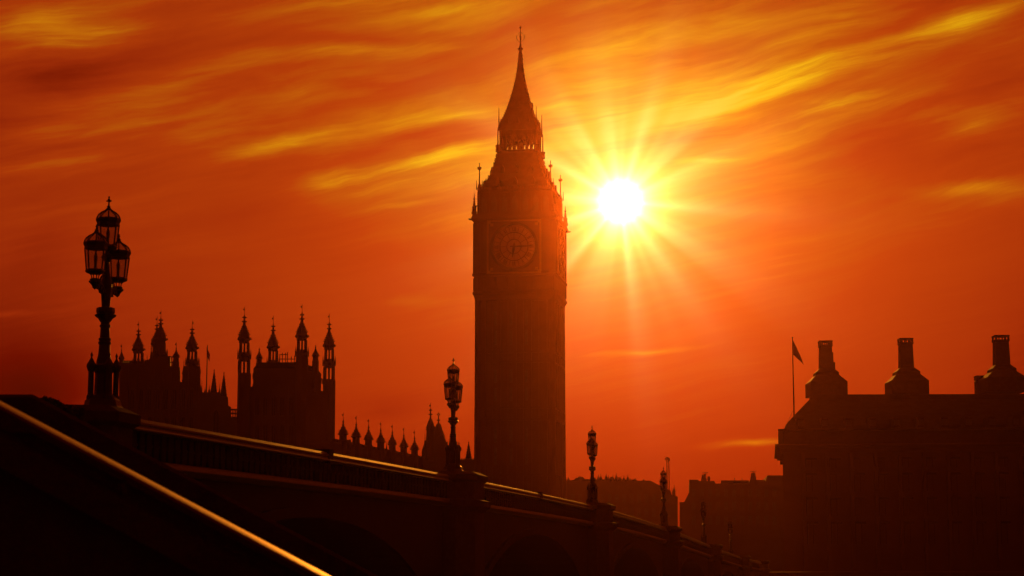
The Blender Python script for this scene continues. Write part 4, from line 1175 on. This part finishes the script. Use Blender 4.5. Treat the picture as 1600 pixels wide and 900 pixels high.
# ------------------------------------------------------------------ shrubs behind the stair parapet
def shrub(x, ytop, hw, Y, label, seed):
    rnd = random.Random(seed)
    top = at(x, ytop, Y); u = mpp(ytop, Y); R_ = hw * u
    root = thing('shrub', label, 'shrub', (top.x, Y, GZ), 'round shrub tops above the stair parapet')
    zc_ = top.z - R_
    tk = MB().tube([(top.x, Y, GZ - .1), (top.x + .03, Y, zc_ * .5), (top.x, Y, zc_)], [.03, .022, .012], 8)
    for i in range(9):
        a = rnd.random() * 2 * PI; z0_ = zc_ * (.45 + .06 * i)
        tk.tube([(top.x, Y, z0_), (top.x + math.cos(a) * R_ * .5, Y + math.sin(a) * R_ * .5, z0_ + R_ * .5), (top.x + math.cos(a) * R_ * .8, Y + math.sin(a) * R_ * .8, z0_ + R_)], [.01, .006, .003], 5)
    tk.build('trunk', 'bark', root)
    vs, fs = [], []
    for i in range(30):
        d0 = Vector((rnd.gauss(0, 1), rnd.gauss(0, 1), rnd.gauss(0, 1))).normalized() * R_ * .72 * rnd.random() ** .4
        c_ = Vector((top.x, Y, zc_)) + Vector((d0.x, d0.y, d0.z * (1 if d0.z > 0 else 2.2))); r_ = R_ * (.22 + .1 * rnd.random())
        for j in range(150):
            p = c_ + Vector((rnd.gauss(0, 1), rnd.gauss(0, 1), rnd.gauss(0, 1))).normalized() * r_ * rnd.random() ** .4
            s_ = .016 * (.6 + rnd.random()); e1_ = Vector((rnd.gauss(0, 1), rnd.gauss(0, 1), rnd.gauss(0, 1))).normalized() * s_; e2_ = e1_.orthogonal().normalized() * s_ * .6
            o = len(vs); vs += [p - e1_, p + e2_, p + e1_, p - e2_]; fs.append((o, o + 1, o + 2, o + 3))
    me = bpy.data.meshes.new('crown'); me.from_pydata([tuple(v - Vector(root.location)) for v in vs], [], fs); me.materials.append(MT['leaf'])
    c = bpy.data.objects.new('crown', me); sc.collection.objects.link(c); c.parent = root
for i, (x, yt, hw, lb) in enumerate(((64, 614, 34, 'highest round shrub top where the stair parapet starts to fall'), (101, 628, 30, 'middle round shrub top above the sloping stair parapet'),
        (119, 634, 26, 'lowest small shrub top nearest the first bridge lamp'), (83, 622, 24, 'small shrub top tucked between the highest and the middle one'))):
    shrub(x, yt, hw, 12.6 + .25 * i, lb, 20 + i)

# ------------------------------------------------------------------ haze
hz = MB().box(-XW - 10, XW + 10, -310, 610, -8, 108).build('haze', 'stone')
m = bpy.data.materials.new('haze'); m.use_nodes = True; t = m.node_tree; t.nodes.clear()
o = t.nodes.new('ShaderNodeOutputMaterial'); ash = t.nodes.new('ShaderNodeAddShader')
for k, (colr, dens, g) in enumerate((((1, .03, .01, 1), .73e-4, .905), ((.55, 1, .6, 1), .28e-4, .989))):   # coarse red dust, finer forward-scattering mist
    pv = t.nodes.new('ShaderNodeVolumePrincipled')
    pv.inputs['Color'].default_value = colr; pv.inputs['Density'].default_value = dens; pv.inputs['Anisotropy'].default_value = g
    t.links.new(pv.outputs[0], ash.inputs[k])
t.links.new(ash.outputs[0], o.inputs['Volume'])
hz.data.materials.clear(); hz.data.materials.append(m); tag(hz, kind='stuff')
m.cycles.homogeneous_volume = True
